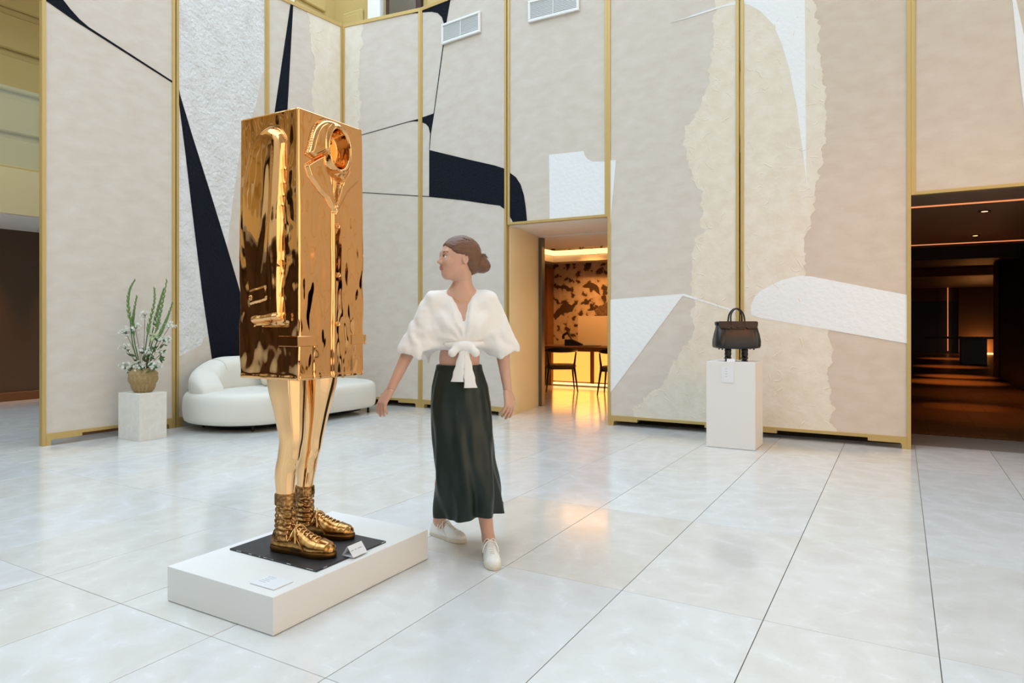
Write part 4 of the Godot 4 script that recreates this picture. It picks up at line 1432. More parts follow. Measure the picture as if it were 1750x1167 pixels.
func make_sculpture():
	var pl = thing("plinth", "low white rectangular plinth under the bronze coat sculpture", "plinth", Vector3(-2.40, 0, -2.25))
	part(pl, "body", span(Vector3(-0.33, 0.003, -0.485), Vector3(0.33, 0.15, 0.485), 0.0015), M.plinth_white)
	part(pl, "foot", span(Vector3(-0.32, 0.0, -0.475), Vector3(0.32, 0.004, 0.475)), M.plinth_white)
	var bp = thing("base_plate", "thin black metal plate between the bronze shoes and the white plinth", "plate", Vector3(-2.397, 0.15, -2.253))
	part(bp, "plate", box(Vector3(0.553, 0.008, 0.442), 0.0012, Vector3(0, 0.004, 0)), M.black_plate)
	rng.seed = 3
	for k in 9:                            # chipped edge
		part(bp, "chip", box(Vector3(rng.randf_range(0.01, 0.04), 0.003, 0.003), 0.001), M.chip_grey, Vector3(rng.randf_range(-0.26, 0.26), 0.0062, 0.2205))
	for k in 3:
		part(bp, "chip", box(Vector3(0.003, 0.003, rng.randf_range(0.015, 0.05)), 0.001), M.chip_grey, Vector3(0.276, 0.0062, [0.17, -0.03, -0.2][k]))
	var t = thing("bronze_sculpture", "polished bronze sculpture of a box-shaped coat standing on two legs in sneakers", "sculpture")
	make_coat(t)
	make_leg(t, -2.13, [Vector2(-2.405, 1.0), Vector2(-2.400, 0.90), Vector2(-2.388, 0.80), Vector2(-2.376, 0.68), Vector2(-2.392, 0.60), Vector2(-2.412, 0.52), Vector2(-2.416, 0.40), Vector2(-2.416, 0.26)], [0.094, 0.086, 0.071, 0.056, 0.050, 0.047, 0.039, 0.036])
	make_leg(t, -2.33, [Vector2(-2.415, 1.0), Vector2(-2.420, 0.90), Vector2(-2.440, 0.76), Vector2(-2.463, 0.62), Vector2(-2.478, 0.56), Vector2(-2.490, 0.50), Vector2(-2.508, 0.40), Vector2(-2.512, 0.26)], [0.094, 0.086, 0.066, 0.050, 0.046, 0.045, 0.039, 0.036])
	make_sock(t, Vector2(-2.416, -2.13), 0.425, 0.215, 0.041, 0.047)
	make_sock(t, Vector2(-2.511, -2.33), 0.405, 0.215, 0.041, 0.047)
	make_shoe(t, "shoe", 0.335, Vector3(-2.497, 0.158, -2.13), Vector3(0, 0.16, 0), M.patina_bronze, M.dark_bronze, M.lace_bronze)
	make_shoe(t, "shoe", 0.325, Vector3(-2.590, 0.158, -2.335), Vector3(0, 0.26, 0), M.patina_bronze, M.dark_bronze, M.lace_bronze)
	# tent card on the plate, facing the visitors
	var tc = thing("tent_card", "small folded metal tent card with one printed line on the black plate", "card", Vector3(-2.128, 0.158, -2.268), PI / 2 + 0.02)
	part(tc, "front_sheet", box(Vector3(0.092, 0.056, 0.0016)), M.card, Vector3(0, 0.022, 0.017), Vector3(-0.68, 0, 0))
	part(tc, "back_sheet", box(Vector3(0.092, 0.052, 0.0016)), M.card, Vector3(0, 0.022, -0.016), Vector3(0.62, 0, 0))
	part(tc, "bottom_sheet", box(Vector3(0.092, 0.0014, 0.060)), M.card, Vector3(0, 0.0008, 0.0))
	var wds = begin()
	for w in [[-0.030, 0.017], [-0.008, 0.013], [0.020, 0.026]]:
		for k in int(w[1] / 0.003):
			add_box(wds, Vector3(w[0] - w[1] / 2 + k * 0.003, 0.0006 * (k % 2), 0.0), Vector3(0.0019, 0.0040 - 0.001 * ((k * 7) % 3), 0.0004))
	part(tc, "printed_line", wds.commit(), M.ink, Vector3(0, 0.0245, 0.0162), Vector3(-0.68, 0, 0))
	# label lying on the plinth
	var lb = thing("label_card", "white printed label lying on the low plinth before the sculpture", "card", Vector3(-2.190, 0.15, -1.860))
	part(lb, "sheet", box(Vector3(0.138, 0.004, 0.098), 0.0006, Vector3(0, 0.0022, 0)), M.card, Vector3(0, 0.001, 0))
	var tx = begin()
	for k in 5:
		add_box(tx, Vector3(-0.035 + 0.004 * (k % 2), 0.0055, -0.035 + k * 0.013), Vector3(0.045 - 0.008 * (k % 3), 0.0004, 0.003))
	part(lb, "printed_lines", tx.commit(), M.pale_ink)

# ---------------------------------------------------------------- the woman, walking past and looking at the sculpture
func make_hand(wrist: Vector3, d: Vector3, n: Vector3, thumb_side: float, open_: float):
	# d along the hand, n out of the palm; fingers bend towards n
	d = d.normalized()
	n = (n - d * n.dot(d)).normalized()
	var w := d.cross(n) * thumb_side           # towards the thumb
	var pcs = []
	for k in 4:
		var o := (1.5 - k) * 0.0185
		pcs.append(cap(wrist + d * 0.012 + w * o * 0.7, wrist + d * (0.083 - absf(k - 1.3) * 0.003) + w * o, 0.013, 0.0105, 0.012))
	var lens = [0.068, 0.076, 0.070, 0.055]
	for k in 4:
		var o := (1.5 - k) * 0.020
		var p := wrist + d * (0.082 - absf(k - 1.3) * 0.003) + w * o
		var a := 0.22 + 0.10 * k + open_
		for s in 3:
			var l: float = lens[k] * [0.44, 0.31, 0.25][s]
			var dd := d * cos(a) + n * sin(a) + w * ((1.5 - k) * 0.05)
			var q := p + dd.normalized() * l
			pcs.append(cap(p, q, [0.0090, 0.0083, 0.0076][s], [0.0083, 0.0076, 0.0066][s], 0.004))
			p = q
			a += 0.32
	var p := wrist + d * 0.022 + w * 0.022
	var dirs = [d * 0.62 + w * 0.75 + n * 0.25, d * 0.85 + w * 0.45 + n * 0.35, d * 0.95 + w * 0.15 + n * 0.35]
	for s in 3:
		var q: Vector3 = p + dirs[s].normalized() * [0.036, 0.030, 0.024][s]
		pcs.append(cap(p, q, [0.0125, 0.0102, 0.0090][s], [0.0102, 0.0090, 0.0074][s], 0.006))
		p = q
	return pcs

func make_woman():
	var t = thing("person", "woman striding in a white tied blouse, long dark green skirt and white sneakers", "person", Vector3(-1.974, 0, -2.902), PI / 6)
	# joints: x across, y up, z towards the entrance
	var sh_r := Vector3(-0.150, 1.300, 0.0)
	var el_r := Vector3(-0.262, 1.073, 0.020)
	var wr_r := Vector3(-0.357, 0.860, 0.075)
	var sh_l := Vector3(0.128, 1.305, -0.015)
	var el_l := Vector3(0.204, 1.055, -0.050)
	var wr_l := Vector3(0.236, 0.845, 0.005)
	var hip_r := Vector3(-0.088, 0.800, -0.025)
	var hip_l := Vector3(0.062, 0.800, -0.010)
	var kn_r := Vector3(-0.088, 0.440, -0.120)
	var kn_l := Vector3(0.105, 0.455, 0.085)
	var an_r := Vector3(-0.150, 0.085, -0.275)
	var an_l := Vector3(0.138, 0.085, 0.045)
	var body = [
		ell(Vector3(-0.014, 0.865, -0.02), Vector3(0.120, 0.105, 0.090), 0.05),
		ell(Vector3(-0.016, 1.010, -0.012), Vector3(0.106, 0.110, 0.078), 0.05),
		ell(Vector3(-0.008, 1.170, -0.005), Vector3(0.122, 0.110, 0.088), 0.05),
		ell(Vector3(-0.008, 1.265, -0.012), Vector3(0.128, 0.075, 0.074), 0.05),
		ell(Vector3(-0.060, 1.175, 0.055), Vector3(0.050, 0.050, 0.044), 0.04),
		ell(Vector3(0.052, 1.177, 0.050), Vector3(0.050, 0.050, 0.044), 0.04),
		cap(sh_r + Vector3(0.02, 0, 0), Vector3(-0.004, 1.345, -0.018), 0.040, 0.044, 0.05),
		cap(sh_l - Vector3(0.02, 0, 0), Vector3(-0.004, 1.345, -0.018), 0.040, 0.044, 0.05),
		cap(Vector3(-0.003, 1.330, -0.015), Vector3(0.002, 1.460, -0.002), 0.050, 0.046, 0.04),
		cap(sh_r, el_r, 0.045, 0.035, 0.03), cap(el_r, wr_r, 0.036, 0.023, 0.02),
		cap(sh_l, el_l, 0.045, 0.035, 0.03), cap(el_l, wr_l, 0.036, 0.023, 0.02),
		cap(hip_r + Vector3(0.012, 0, 0), kn_r, 0.064, 0.046, 0.05), cap(kn_r, kn_r.lerp(an_r, 0.35) + Vector3(0, 0, -0.012), 0.048, 0.049, 0.03), cap(kn_r.lerp(an_r, 0.35) + Vector3(0, 0, -0.012), an_r, 0.048, 0.031, 0.03),
		cap(hip_l, kn_l, 0.064, 0.046, 0.05), cap(kn_l, kn_l.lerp(an_l, 0.35) + Vector3(-0.012, 0, -0.012), 0.044, 0.043, 0.03), cap(kn_l.lerp(an_l, 0.35) + Vector3(-0.012, 0, -0.012), an_l, 0.043, 0.031, 0.03),
		cap(an_r, an_r + Vector3(0.04, -0.03, 0.035), 0.030, 0.028, 0.02), cap(an_l, an_l + Vector3(0.008, -0.03, 0.05), 0.030, 0.028, 0.02)]
	# head: f forwards, s to the side that shows, u up
	var hc := Vector3(-0.022, 1.527, 0.0)
	var f := Vector3(-0.90, 0.03, 0.43).normalized()
	var s := Vector3.UP.cross(f).normalized()
	var u := f.cross(s).normalized()
	var q := Basis(f, u, s)
	var at = func(a, b, c): return hc + f * a + u * b + s * c
	var head = [
		ell(at.call(-0.012, 0.028, 0), Vector3(0.098, 0.086, 0.076), 0.03, false, q),
		ell(at.call(0.030, -0.030, 0), Vector3(0.062, 0.076, 0.060), 0.03, false, q),
		cap(at.call(0.058, -0.084, 0.010), at.call(0.058, -0.084, -0.010), 0.022, 0.022, 0.025),
		cap(at.call(-0.005, -0.055, 0.046), at.call(0.050, -0.084, 0.018), 0.017, 0.017, 0.02),
		cap(at.call(-0.005, -0.055, -0.046), at.call(0.050, -0.084, -0.018), 0.017, 0.017, 0.02),
		cap(at.call(0.072, 0.026, 0.030), at.call(0.080, 0.022, -0.030), 0.012, 0.012, 0.015),
		ell(at.call(0.093, 0.006, 0.030), Vector3(0.016, 0.011, 0.017), 0.010, true, q),
		ell(at.call(0.093, 0.006, -0.030), Vector3(0.016, 0.011, 0.017), 0.010, true, q),
		ell(at.call(0.066, -0.020, 0.034), Vector3(0.022, 0.022, 0.020), 0.015, false, q),
		ell(at.call(0.066, -0.020, -0.034), Vector3(0.022, 0.022, 0.020), 0.015, false, q),
		cap(at.call(0.084, 0.012, 0), at.call(0.106, -0.022, 0), 0.007, 0.0095, 0.009),
		ell(at.call(0.096, -0.026, 0.010), Vector3(0.010, 0.008, 0.008), 0.006, false, q),
		ell(at.call(0.096, -0.026, -0.010), Vector3(0.010, 0.008, 0.008), 0.006, false, q),
		cap(at.call(0.088, -0.049, 0.016), at.call(0.094, -0.048, 0.0), 0.004, 0.0062, 0.005),
		cap(at.call(0.088, -0.049, -0.016), at.call(0.094, -0.048, 0.0), 0.004, 0.0062, 0.005),
		cap(at.call(0.086, -0.058, 0.013), at.call(0.091, -0.059, -0.0), 0.0045, 0.0065, 0.005),
		cap(at.call(0.086, -0.058, -0.013), at.call(0.091, -0.059, -0.0), 0.0045, 0.0065, 0.005),
		ell(at.call(-0.012, -0.004, 0.074), Vector3(0.017, 0.029, 0.009), 0.006, false, q),
		ell(at.call(-0.008, -0.002, 0.082), Vector3(0.009, 0.017, 0.006), 0.004, true, q),
		ell(at.call(-0.012, -0.004, -0.074), Vector3(0.017, 0.029, 0.009), 0.006, false, q),
		cap(at.call(-0.025, -0.050, 0), Vector3(0.0, 1.420, -0.004), 0.048, 0.046, 0.03)]
	var tint = func(p: Vector3) -> Color:
		var w: Vector3 = p - hc
		var c := Color(0.62, 0.36, 0.255)
		var a: float = w.dot(f)
		var b: float = w.dot(u)
		var g: float = absf(w.dot(s))
		if a > 0.083 and absf(b + 0.054) < 0.0125 and g < 0.021:
			c = c.lerp(Color(0.50, 0.20, 0.165), smoothstep(0.0125, 0.008, absf(b + 0.054)) * smoothstep(0.021, 0.015, g))
		return c
	var plain_skin = func(_p): return Color(0.62, 0.36, 0.255)
	var list = [[nets(body, 0.011, plain_skin), Transform3D.IDENTITY], [nets(head, 0.0042, tint), Transform3D.IDENTITY]]
	list.append([nets(make_hand(wr_r, Vector3(-0.50, -0.82, 0.20), Vector3(0.6, -0.3, -0.5), -1.0, 0.0), 0.0038, plain_skin), Transform3D.IDENTITY])
	list.append([nets(make_hand(wr_l, Vector3(0.14, -0.95, 0.24), Vector3(-0.75, 0.05, -0.55), 1.0, 0.10), 0.0038, plain_skin), Transform3D.IDENTITY])
	var bd = part(t, "body", merge(list), M.skin)
	bd.set_meta("label", "skin of the face, neck, arms and ankles")
	# eyes and brows
	for sd in [1.0, -1.0]:
		var e = part(t, "eye", nets([ell(Vector3.ZERO, Vector3.ONE * 0.0100, 0.002)], 0.002), M.eye_white, at.call(0.0795, 0.0055, sd * 0.030))
		part(e, "iris", nets([ell(Vector3.ZERO, Vector3.ONE * 0.0062, 0.001)], 0.0012), M.eye_dark, f * 0.0056)
		part(t, "eyebrow", tube([at.call(0.0885, 0.025, sd * 0.012), at.call(0.0875, 0.030, sd * 0.028), at.call(0.0725, 0.027, sd * 0.0495)], [0.0026, 0.0030, 0.0016], 6), M.hair)
		part(t, "eyelid", tube([at.call(0.088, 0.008, sd * 0.017), at.call(0.0895, 0.0135, sd * 0.029), at.call(0.079, 0.008, sd * 0.043)], [0.0020, 0.0026, 0.0018], 6), M.hair)
	# hair swept back into a loose knot
	fn.seed = 17
	fn.frequency = 1.0
	fn.fractal_octaves = 3
	var strands = func(p: Vector3) -> float:
		var w: Vector3 = p - hc
		return 0.0035 * fn.get_noise_3d(w.dot(f) * 14.0, w.dot(u) * 60.0, w.dot(s) * 60.0)
	var hair = [
		ell(at.call(-0.018, 0.034, 0), Vector3(0.106, 0.090, 0.083), 0.02, false, q),
		ell(at.call(-0.070, -0.020, 0), Vector3(0.050, 0.062, 0.066), 0.03, false, q),
		ell(at.call(-0.126, -0.016, 0.0), Vector3(0.044, 0.046, 0.046), 0.02, false, q),
		ell(at.call(-0.140, -0.030, 0.012), Vector3(0.036, 0.034, 0.038), 0.015, false, q),
		ell(at.call(0.092, -0.030, 0.0), Vector3(0.098, 0.090, 0.094), 0.012, true, q),
		ell(at.call(0.026, -0.056, 0.070), Vector3(0.048, 0.070, 0.060), 0.02, true, q),
		ell(at.call(0.026, -0.056, -0.070), Vector3(0.048, 0.070, 0.060), 0.02, true, q)]
	part(t, "hair", nets(hair, 0.0045, null, strands), M.hair)
	for k in 7:
		rng.seed = 40 + k
		var a0 = at.call(-0.12 + rng.randf_range(-0.02, 0.02), rng.randf_range(-0.03, 0.03), rng.randf_range(-0.02, 0.04))
		var out = Vector3(rng.randf_range(0.02, 0.055), rng.randf_range(-0.035, 0.04), rng.randf_range(-0.02, 0.03))
		part(t, "hair_strand", tube(curve([a0, a0 + out * 0.6 + Vector3(0, 0.012, 0), a0 + out], 4), [0.006, 0.006, 0.0055, 0.005, 0.004, 0.004, 0.003, 0.002, 0.001], 6), M.hair)
	# blouse: kimono sleeves, deep neckline, tied at the front
	var dr := (Vector3(-0.250, 1.010, 0.025) - sh_r).normalized()
	var dl := (Vector3(0.226, 1.015, -0.050) - sh_l).normalized()
	var sl_r := sh_r + dr * 0.275
	var sl_l := sh_l + dl * 0.270
	var bq := Basis(Vector3(0.91, -0.42, 0), Vector3(0.42, 0.91, 0), Vector3.BACK)
	var blouse = [
		ell(Vector3(-0.006, 1.190, 0.002), Vector3(0.142, 0.120, 0.106), 0.04),
		ell(Vector3(-0.010, 1.100, 0.004), Vector3(0.130, 0.075, 0.098), 0.04),
		ell(Vector3(-0.006, 1.280, -0.010), Vector3(0.150, 0.070, 0.084), 0.04),
		ell(Vector3(-0.062, 1.175, 0.060), Vector3(0.056, 0.055, 0.050), 0.04),
		ell(Vector3(0.056, 1.177, 0.056), Vector3(0.056, 0.055, 0.050), 0.04),
		cap(sh_r + Vector3(0.03, 0.004, 0), Vector3(-0.06, 1.345, -0.02), 0.050, 0.030, 0.04),
		cap(sh_l + Vector3(-0.03, 0.004, 0), Vector3(0.055, 1.345, -0.025), 0.050, 0.030, 0.04),
		cap(sh_r, sl_r, 0.058, 0.094, 0.04), cap(sh_l, sl_l, 0.058, 0.084, 0.04),
		cap(Vector3(-0.10, 1.19, 0.03), Vector3(-0.200, 1.06, 0.030), 0.05, 0.06, 0.05), cap(Vector3(0.09, 1.19, 0.02), Vector3(0.180, 1.07, -0.02), 0.05, 0.05, 0.05),
		ell(sl_r + dr * 0.105, Vector3(0.115, 0.115, 0.115), 0.008, true),
		ell(sl_l + dl * 0.100, Vector3(0.108, 0.108, 0.108), 0.008, true),
		cap(Vector3(0.0, 1.420, 0.02), Vector3(0.004, 1.340, 0.075), 0.062, 0.058, 0.01, true),
		cap(Vector3(0.004, 1.340, 0.085), Vector3(0.012, 1.150, 0.140), 0.058, 0.020, 0.008, true),
		ell(Vector3(-0.085, 0.975, 0.07), Vector3(0.13, 0.075, 0.14), 0.01, true, bq),
		ell(Vector3(0.06, 0.965, 0.0), Vector3(0.16, 0.070, 0.20), 0.01, true)]
	fn.seed = 23
	var folds = func(p: Vector3) -> float:
		var k := Vector2(p.x - 0.02, p.y - 1.085)
		var a := atan2(k.y, k.x)
		var r := k.length()
		var d := 0.0038 * sin(a * 13.0 + 2.0 * fn.get_noise_2d(p.x * 9.0, p.y * 9.0)) * smoothstep(0.02, 0.07, r) * smoothstep(0.30, 0.10, r) * smoothstep(0.0, 0.05, p.z)
		d += 0.004 * sin((p.x + p.y * 0.35) * 75.0 + 3.0 * fn.get_noise_2d(p.x * 6.0, p.y * 6.0)) * smoothstep(0.12, 0.2, absf(p.x))
		return d
	part(t, "blouse", nets(blouse, 0.0062, null, folds), M.white_blouse)
	var knot = [ell(Vector3(0.020, 1.075, 0.112), Vector3(0.034, 0.028, 0.026), 0.01), cap(Vector3(0.0, 1.078, 0.112), Vector3(-0.075, 1.085, 0.085), 0.022, 0.012, 0.015), cap(Vector3(0.03, 1.078, 0.112), Vector3(0.105, 1.09, 0.075), 0.022, 0.012, 0.015), cap(Vector3(-0.008, 1.08, 0.118), Vector3(-0.040, 1.045, 0.128), 0.016, 0.022, 0.012), cap(Vector3(0.04, 1.08, 0.118), Vector3(0.075, 1.045, 0.122), 0.016, 0.022, 0.012)]
	part(t, "blouse_knot", nets(knot, 0.0045), M.white_blouse)
	for sd in [-1.0, 1.0]:
		var rr = []
		for k in 12:
			var h := k / 11.0
			var c := Vector3(0.018 + sd * (0.008 + 0.026 * h), 1.070 - 0.185 * h - 0.015 * sd * h, 0.118 + 0.030 * h - 0.014 * h * h)
			rr.append(ring(c, Vector3(1, 0, -0.25 * sd), Vector3(0.1, 0, 1), 0.012 + 0.020 * h + 0.002 * sin(h * 20.0), 0.009 - 0.004 * h, 14, 0.8))
		part(t, "blouse_tail", loft(rr), M.white_blouse)
	part(t, "necklace", tube([Vector3(-0.052, 1.352, 0.028), Vector3(-0.036, 1.318, 0.056), Vector3(0.0, 1.298, 0.069), Vector3(0.036, 1.318, 0.054), Vector3(0.050, 1.352, 0.026)], 0.0012, 6), M.gold)
	# skirt
	var lv = [[0.972, -0.018, -0.016, 0.116, 0.086], [0.955, -0.018, -0.018, 0.120, 0.090], [0.865, -0.012, -0.020, 0.146, 0.116], [0.774, -0.008, -0.018, 0.156, 0.128], [0.622, 0.002, 0.0, 0.154, 0.150], [0.435, 0.014, -0.010, 0.154, 0.188], [0.277, 0.028, -0.040, 0.160, 0.215], [0.150, 0.030, -0.060, 0.164, 0.222]]
	var rings = []
	for i in 60:
		var y := lerpf(0.972, 0.150, i / 59.0)
		var k := 0
		while k < lv.size() - 2 and y < lv[k + 1][0]:
			k += 1
		var g: float = clampf((lv[k][0] - y) / (lv[k][0] - lv[k + 1][0]), 0.0, 1.0)
		var cx := lerpf(lv[k][1], lv[k + 1][1], g)
		var cz := lerpf(lv[k][2], lv[k + 1][2], g)
		var rx := lerpf(lv[k][3], lv[k + 1][3], g)
		var rz := lerpf(lv[k][4], lv[k + 1][4], g)
		var h := i / 59.0
		var rg := PackedVector3Array()
		for j in 128:
			var a := TAU * j / 128
			var fo := h * h * 0.024 * sin(a * 7.0 - h * 4.5 + 0.8 * sin(a * 2.0 + h * 5.0)) + h * 0.006 * sin(a * 15.0 + h * 6.0) + 0.0025 * sin(a * 11.0 - h * 9.0)
			var sq := 1.0 + 0.10 * pow(absf(sin(2.0 * a)), 1.5) * smoothstep(0.1, 0.35, h) * smoothstep(1.15, 0.7, h)
			rg.append(Vector3(cx + cos(a) * (rx + fo) * sq, y + h * h * (0.010 * sin(a * 2.0 + 0.6) + 0.034 * sin(a) + 0.034), cz + sin(a) * (rz + fo) * sq))
		rings.append(rg)
	var last: PackedVector3Array = rings[-1]
	for i in 3:                                # the cloth turned in at the hem
		var rg := PackedVector3Array()
		for p in last:
			rg.append(Vector3(0.014 + (p.x - 0.014) * (0.985 - 0.01 * i), p.y + 0.03 * i, -0.085 + (p.z + 0.085) * (0.985 - 0.01 * i)))
		rings.append(rg)
	part(t, "skirt", loft(rings, false), M.green_satin)
	part(t, "waistband", loft([ring(Vector3(-0.018, 0.945, -0.018), Vector3.RIGHT, Vector3.BACK, 0.1225, 0.0925, 48), ring(Vector3(-0.018, 0.950, -0.018), Vector3.RIGHT, Vector3.BACK, 0.1235, 0.0935, 48), ring(Vector3(-0.018, 0.974, -0.016), Vector3.RIGHT, Vector3.BACK, 0.1195, 0.0895, 48), ring(Vector3(-0.018, 0.977, -0.016), Vector3.RIGHT, Vector3.BACK, 0.1165, 0.0865, 48), ring(Vector3(-0.018, 0.950, -0.018), Vector3.RIGHT, Vector3.BACK, 0.112, 0.082, 48)], false), M.green_satin)
	make_shoe(t, "sneaker", 0.262, Vector3(-0.196, 0.0, -0.318), Vector3(0, -0.72, 0), M.sneaker_white, M.sneaker_sole, M.sneaker_white)
	make_shoe(t, "sneaker", 0.262, Vector3(0.132, 0.0, 0.000), Vector3(0, -1.41, 0), M.sneaker_white, M.sneaker_sole, M.sneaker_white)

# ---------------------------------------------------------------- sofa, flowers, pedestal, bag
func outline_normals(pts):
	var out = []
	var n = pts.size()
	for k in n:
		var e = (pts[(k + 1) % n] - pts[(k + n - 1) % n]).normalized()
		out.append(Vector2(e.y, -e.x))
	var area_ := 0.0
	for k in n:
		area_ += pts[k].cross(pts[(k + 1) % n])
	if area_ < 0.0:
		for k in n:
			out[k] = -out[k]
	return out

func make_sofa():
	var t = thing("curved_sofa", "cream boucle curved sofa with a low rounded back beside the flower pedestal", "sofa", Vector3(-6.5, 0, -5.8))
	var pl = closed_curve([Vector2(-0.56, 1.02), Vector2(-0.22, 1.20), Vector2(0.22, 1.14), Vector2(0.52, 0.88), Vector2(0.60, 0.55), Vector2(0.54, 0.15), Vector2(0.50, -0.25), Vector2(0.52, -0.70), Vector2(0.44, -1.06), Vector2(0.12, -1.24), Vector2(-0.32, -1.20), Vector2(-0.56, -0.90), Vector2(-0.58, -0.2), Vector2(-0.60, 0.5)], 10)
	var nn = outline_normals(pl)
	var rings = []
	for l in [[0.075, 0.10], [0.080, 0.045], [0.10, 0.015], [0.14, 0.002], [0.22, -0.004], [0.30, -0.002], [0.35, 0.004], [0.385, 0.018], [0.408, 0.042], [0.420, 0.075], [0.428, 0.14], [0.432, 0.25]]:
		var r := PackedVector3Array()
		for k in pl.size():
			var p = pl[k] - nn[k] * l[1]
			r.append(Vector3(p.x, l[0], p.y))
		rings.append(r)
	part(t, "seat", loft(rings), M.boucle)
	var br = []
	for l in [[0.03, 0.20], [0.078, 0.17]]:
		var r := PackedVector3Array()
		for k in pl.size():
			var p = pl[k] - nn[k] * l[1]
			r.append(Vector3(p.x, l[0], p.y))
		br.append(r)
	part(t, "recessed_base", loft(br), M.black_base)
	for p in [Vector2(0.38, -0.98), Vector2(-0.4, -1.0), Vector2(0.36, 0.84), Vector2(-0.4, 0.9)]:
		part(t, "leg", tube([Vector3(p.x, 0, p.y), Vector3(p.x, 0.09, p.y)], 0.016, 12), M.black_base)
	# back: a fat roll that starts at the left end and runs along the rear
	var path = curve([Vector3(-0.02, 0, 1.02), Vector3(-0.30, 0, 0.96), Vector3(-0.42, 0, 0.66), Vector3(-0.40, 0, 0.2), Vector3(-0.40, 0, -0.3), Vector3(-0.38, 0, -0.70)], 8)
	var bk = []
	var m = path.size()
	for k in m:
		var u: float = float(k) / (m - 1)
		var d = (path[mini(k + 1, m - 1)] - path[maxi(k - 1, 0)]).normalized()
		var across = Vector3.UP.cross(d).normalized()
		var e := sqrt(maxf(0.0, 1.0 - pow(1.0 - minf(u / 0.16, 1.0), 2.0))) * sqrt(maxf(0.0, 1.0 - pow(1.0 - minf((1.0 - u) / 0.3, 1.0), 2.0)))
		e = maxf(e, 0.06)
		var top := 0.36 + (0.20 + 0.23 * smoothstep(0.0, 0.45, u)) * e
		var low := 0.33
		bk.append(ring(path[k] + Vector3(0, (top + low) / 2, 0), across, Vector3.UP, (0.15 + 0.03 * sin(u * PI)) * (0.45 + 0.55 * e), (top - low) / 2, 36, 0.72))
	part(t, "backrest", loft(bk), M.boucle)
	var sm = []
	var ks = int(m * 0.36)
	for a in range(-7, 8):
		var src: PackedVector3Array = bk[ks]
		sm.append(src[(36 + 9 - a) % 36] + Vector3(0, 0, 0))
	part(t, "seam", tube(sm, 0.0035, 6), M.seam)
	# cushion against the back
	var cu = thing("sofa_cushion", "square cream cushion with wavy brown stripes leaning on the sofa back", "cushion", Vector3(-6.58, 0.60, -5.62), 0.0)
	var cr = []
	for k in 13:
		var h := k / 12.0 * 2.0 - 1.0
		var z := 0.075 * h
		var w := 0.18 * pow(maxf(0.0, 1.0 - pow(absf(h), 2.6)), 0.35) + 0.012
		cr.append(ring(Vector3(0, 0, z), Vector3.RIGHT, Vector3.UP, w, w * 0.88, 40, 0.45))
	var cb = part(cu, "cover", loft(cr), M.striped_weave, Vector3.ZERO, Vector3(0.0, PI / 2 + 0.15, 0.0))
	for k in 9:
		var cp = []
		for j in 15:
			var x := -0.16 + j * 0.0228
			var y := -0.125 + k * 0.031 + 0.006 * sin(j * 1.1 + k * 1.7)
			cp.append(Vector3(x, y, 0.0755 * pow(maxf(0.0, 1.0 - pow(maxf(absf(x) / 0.19, absf(y) / 0.168), 3.0)), 0.385) + 0.001))
		part(cb, "stripe", tube(cp, 0.0034, 6), M.cushion_cord)

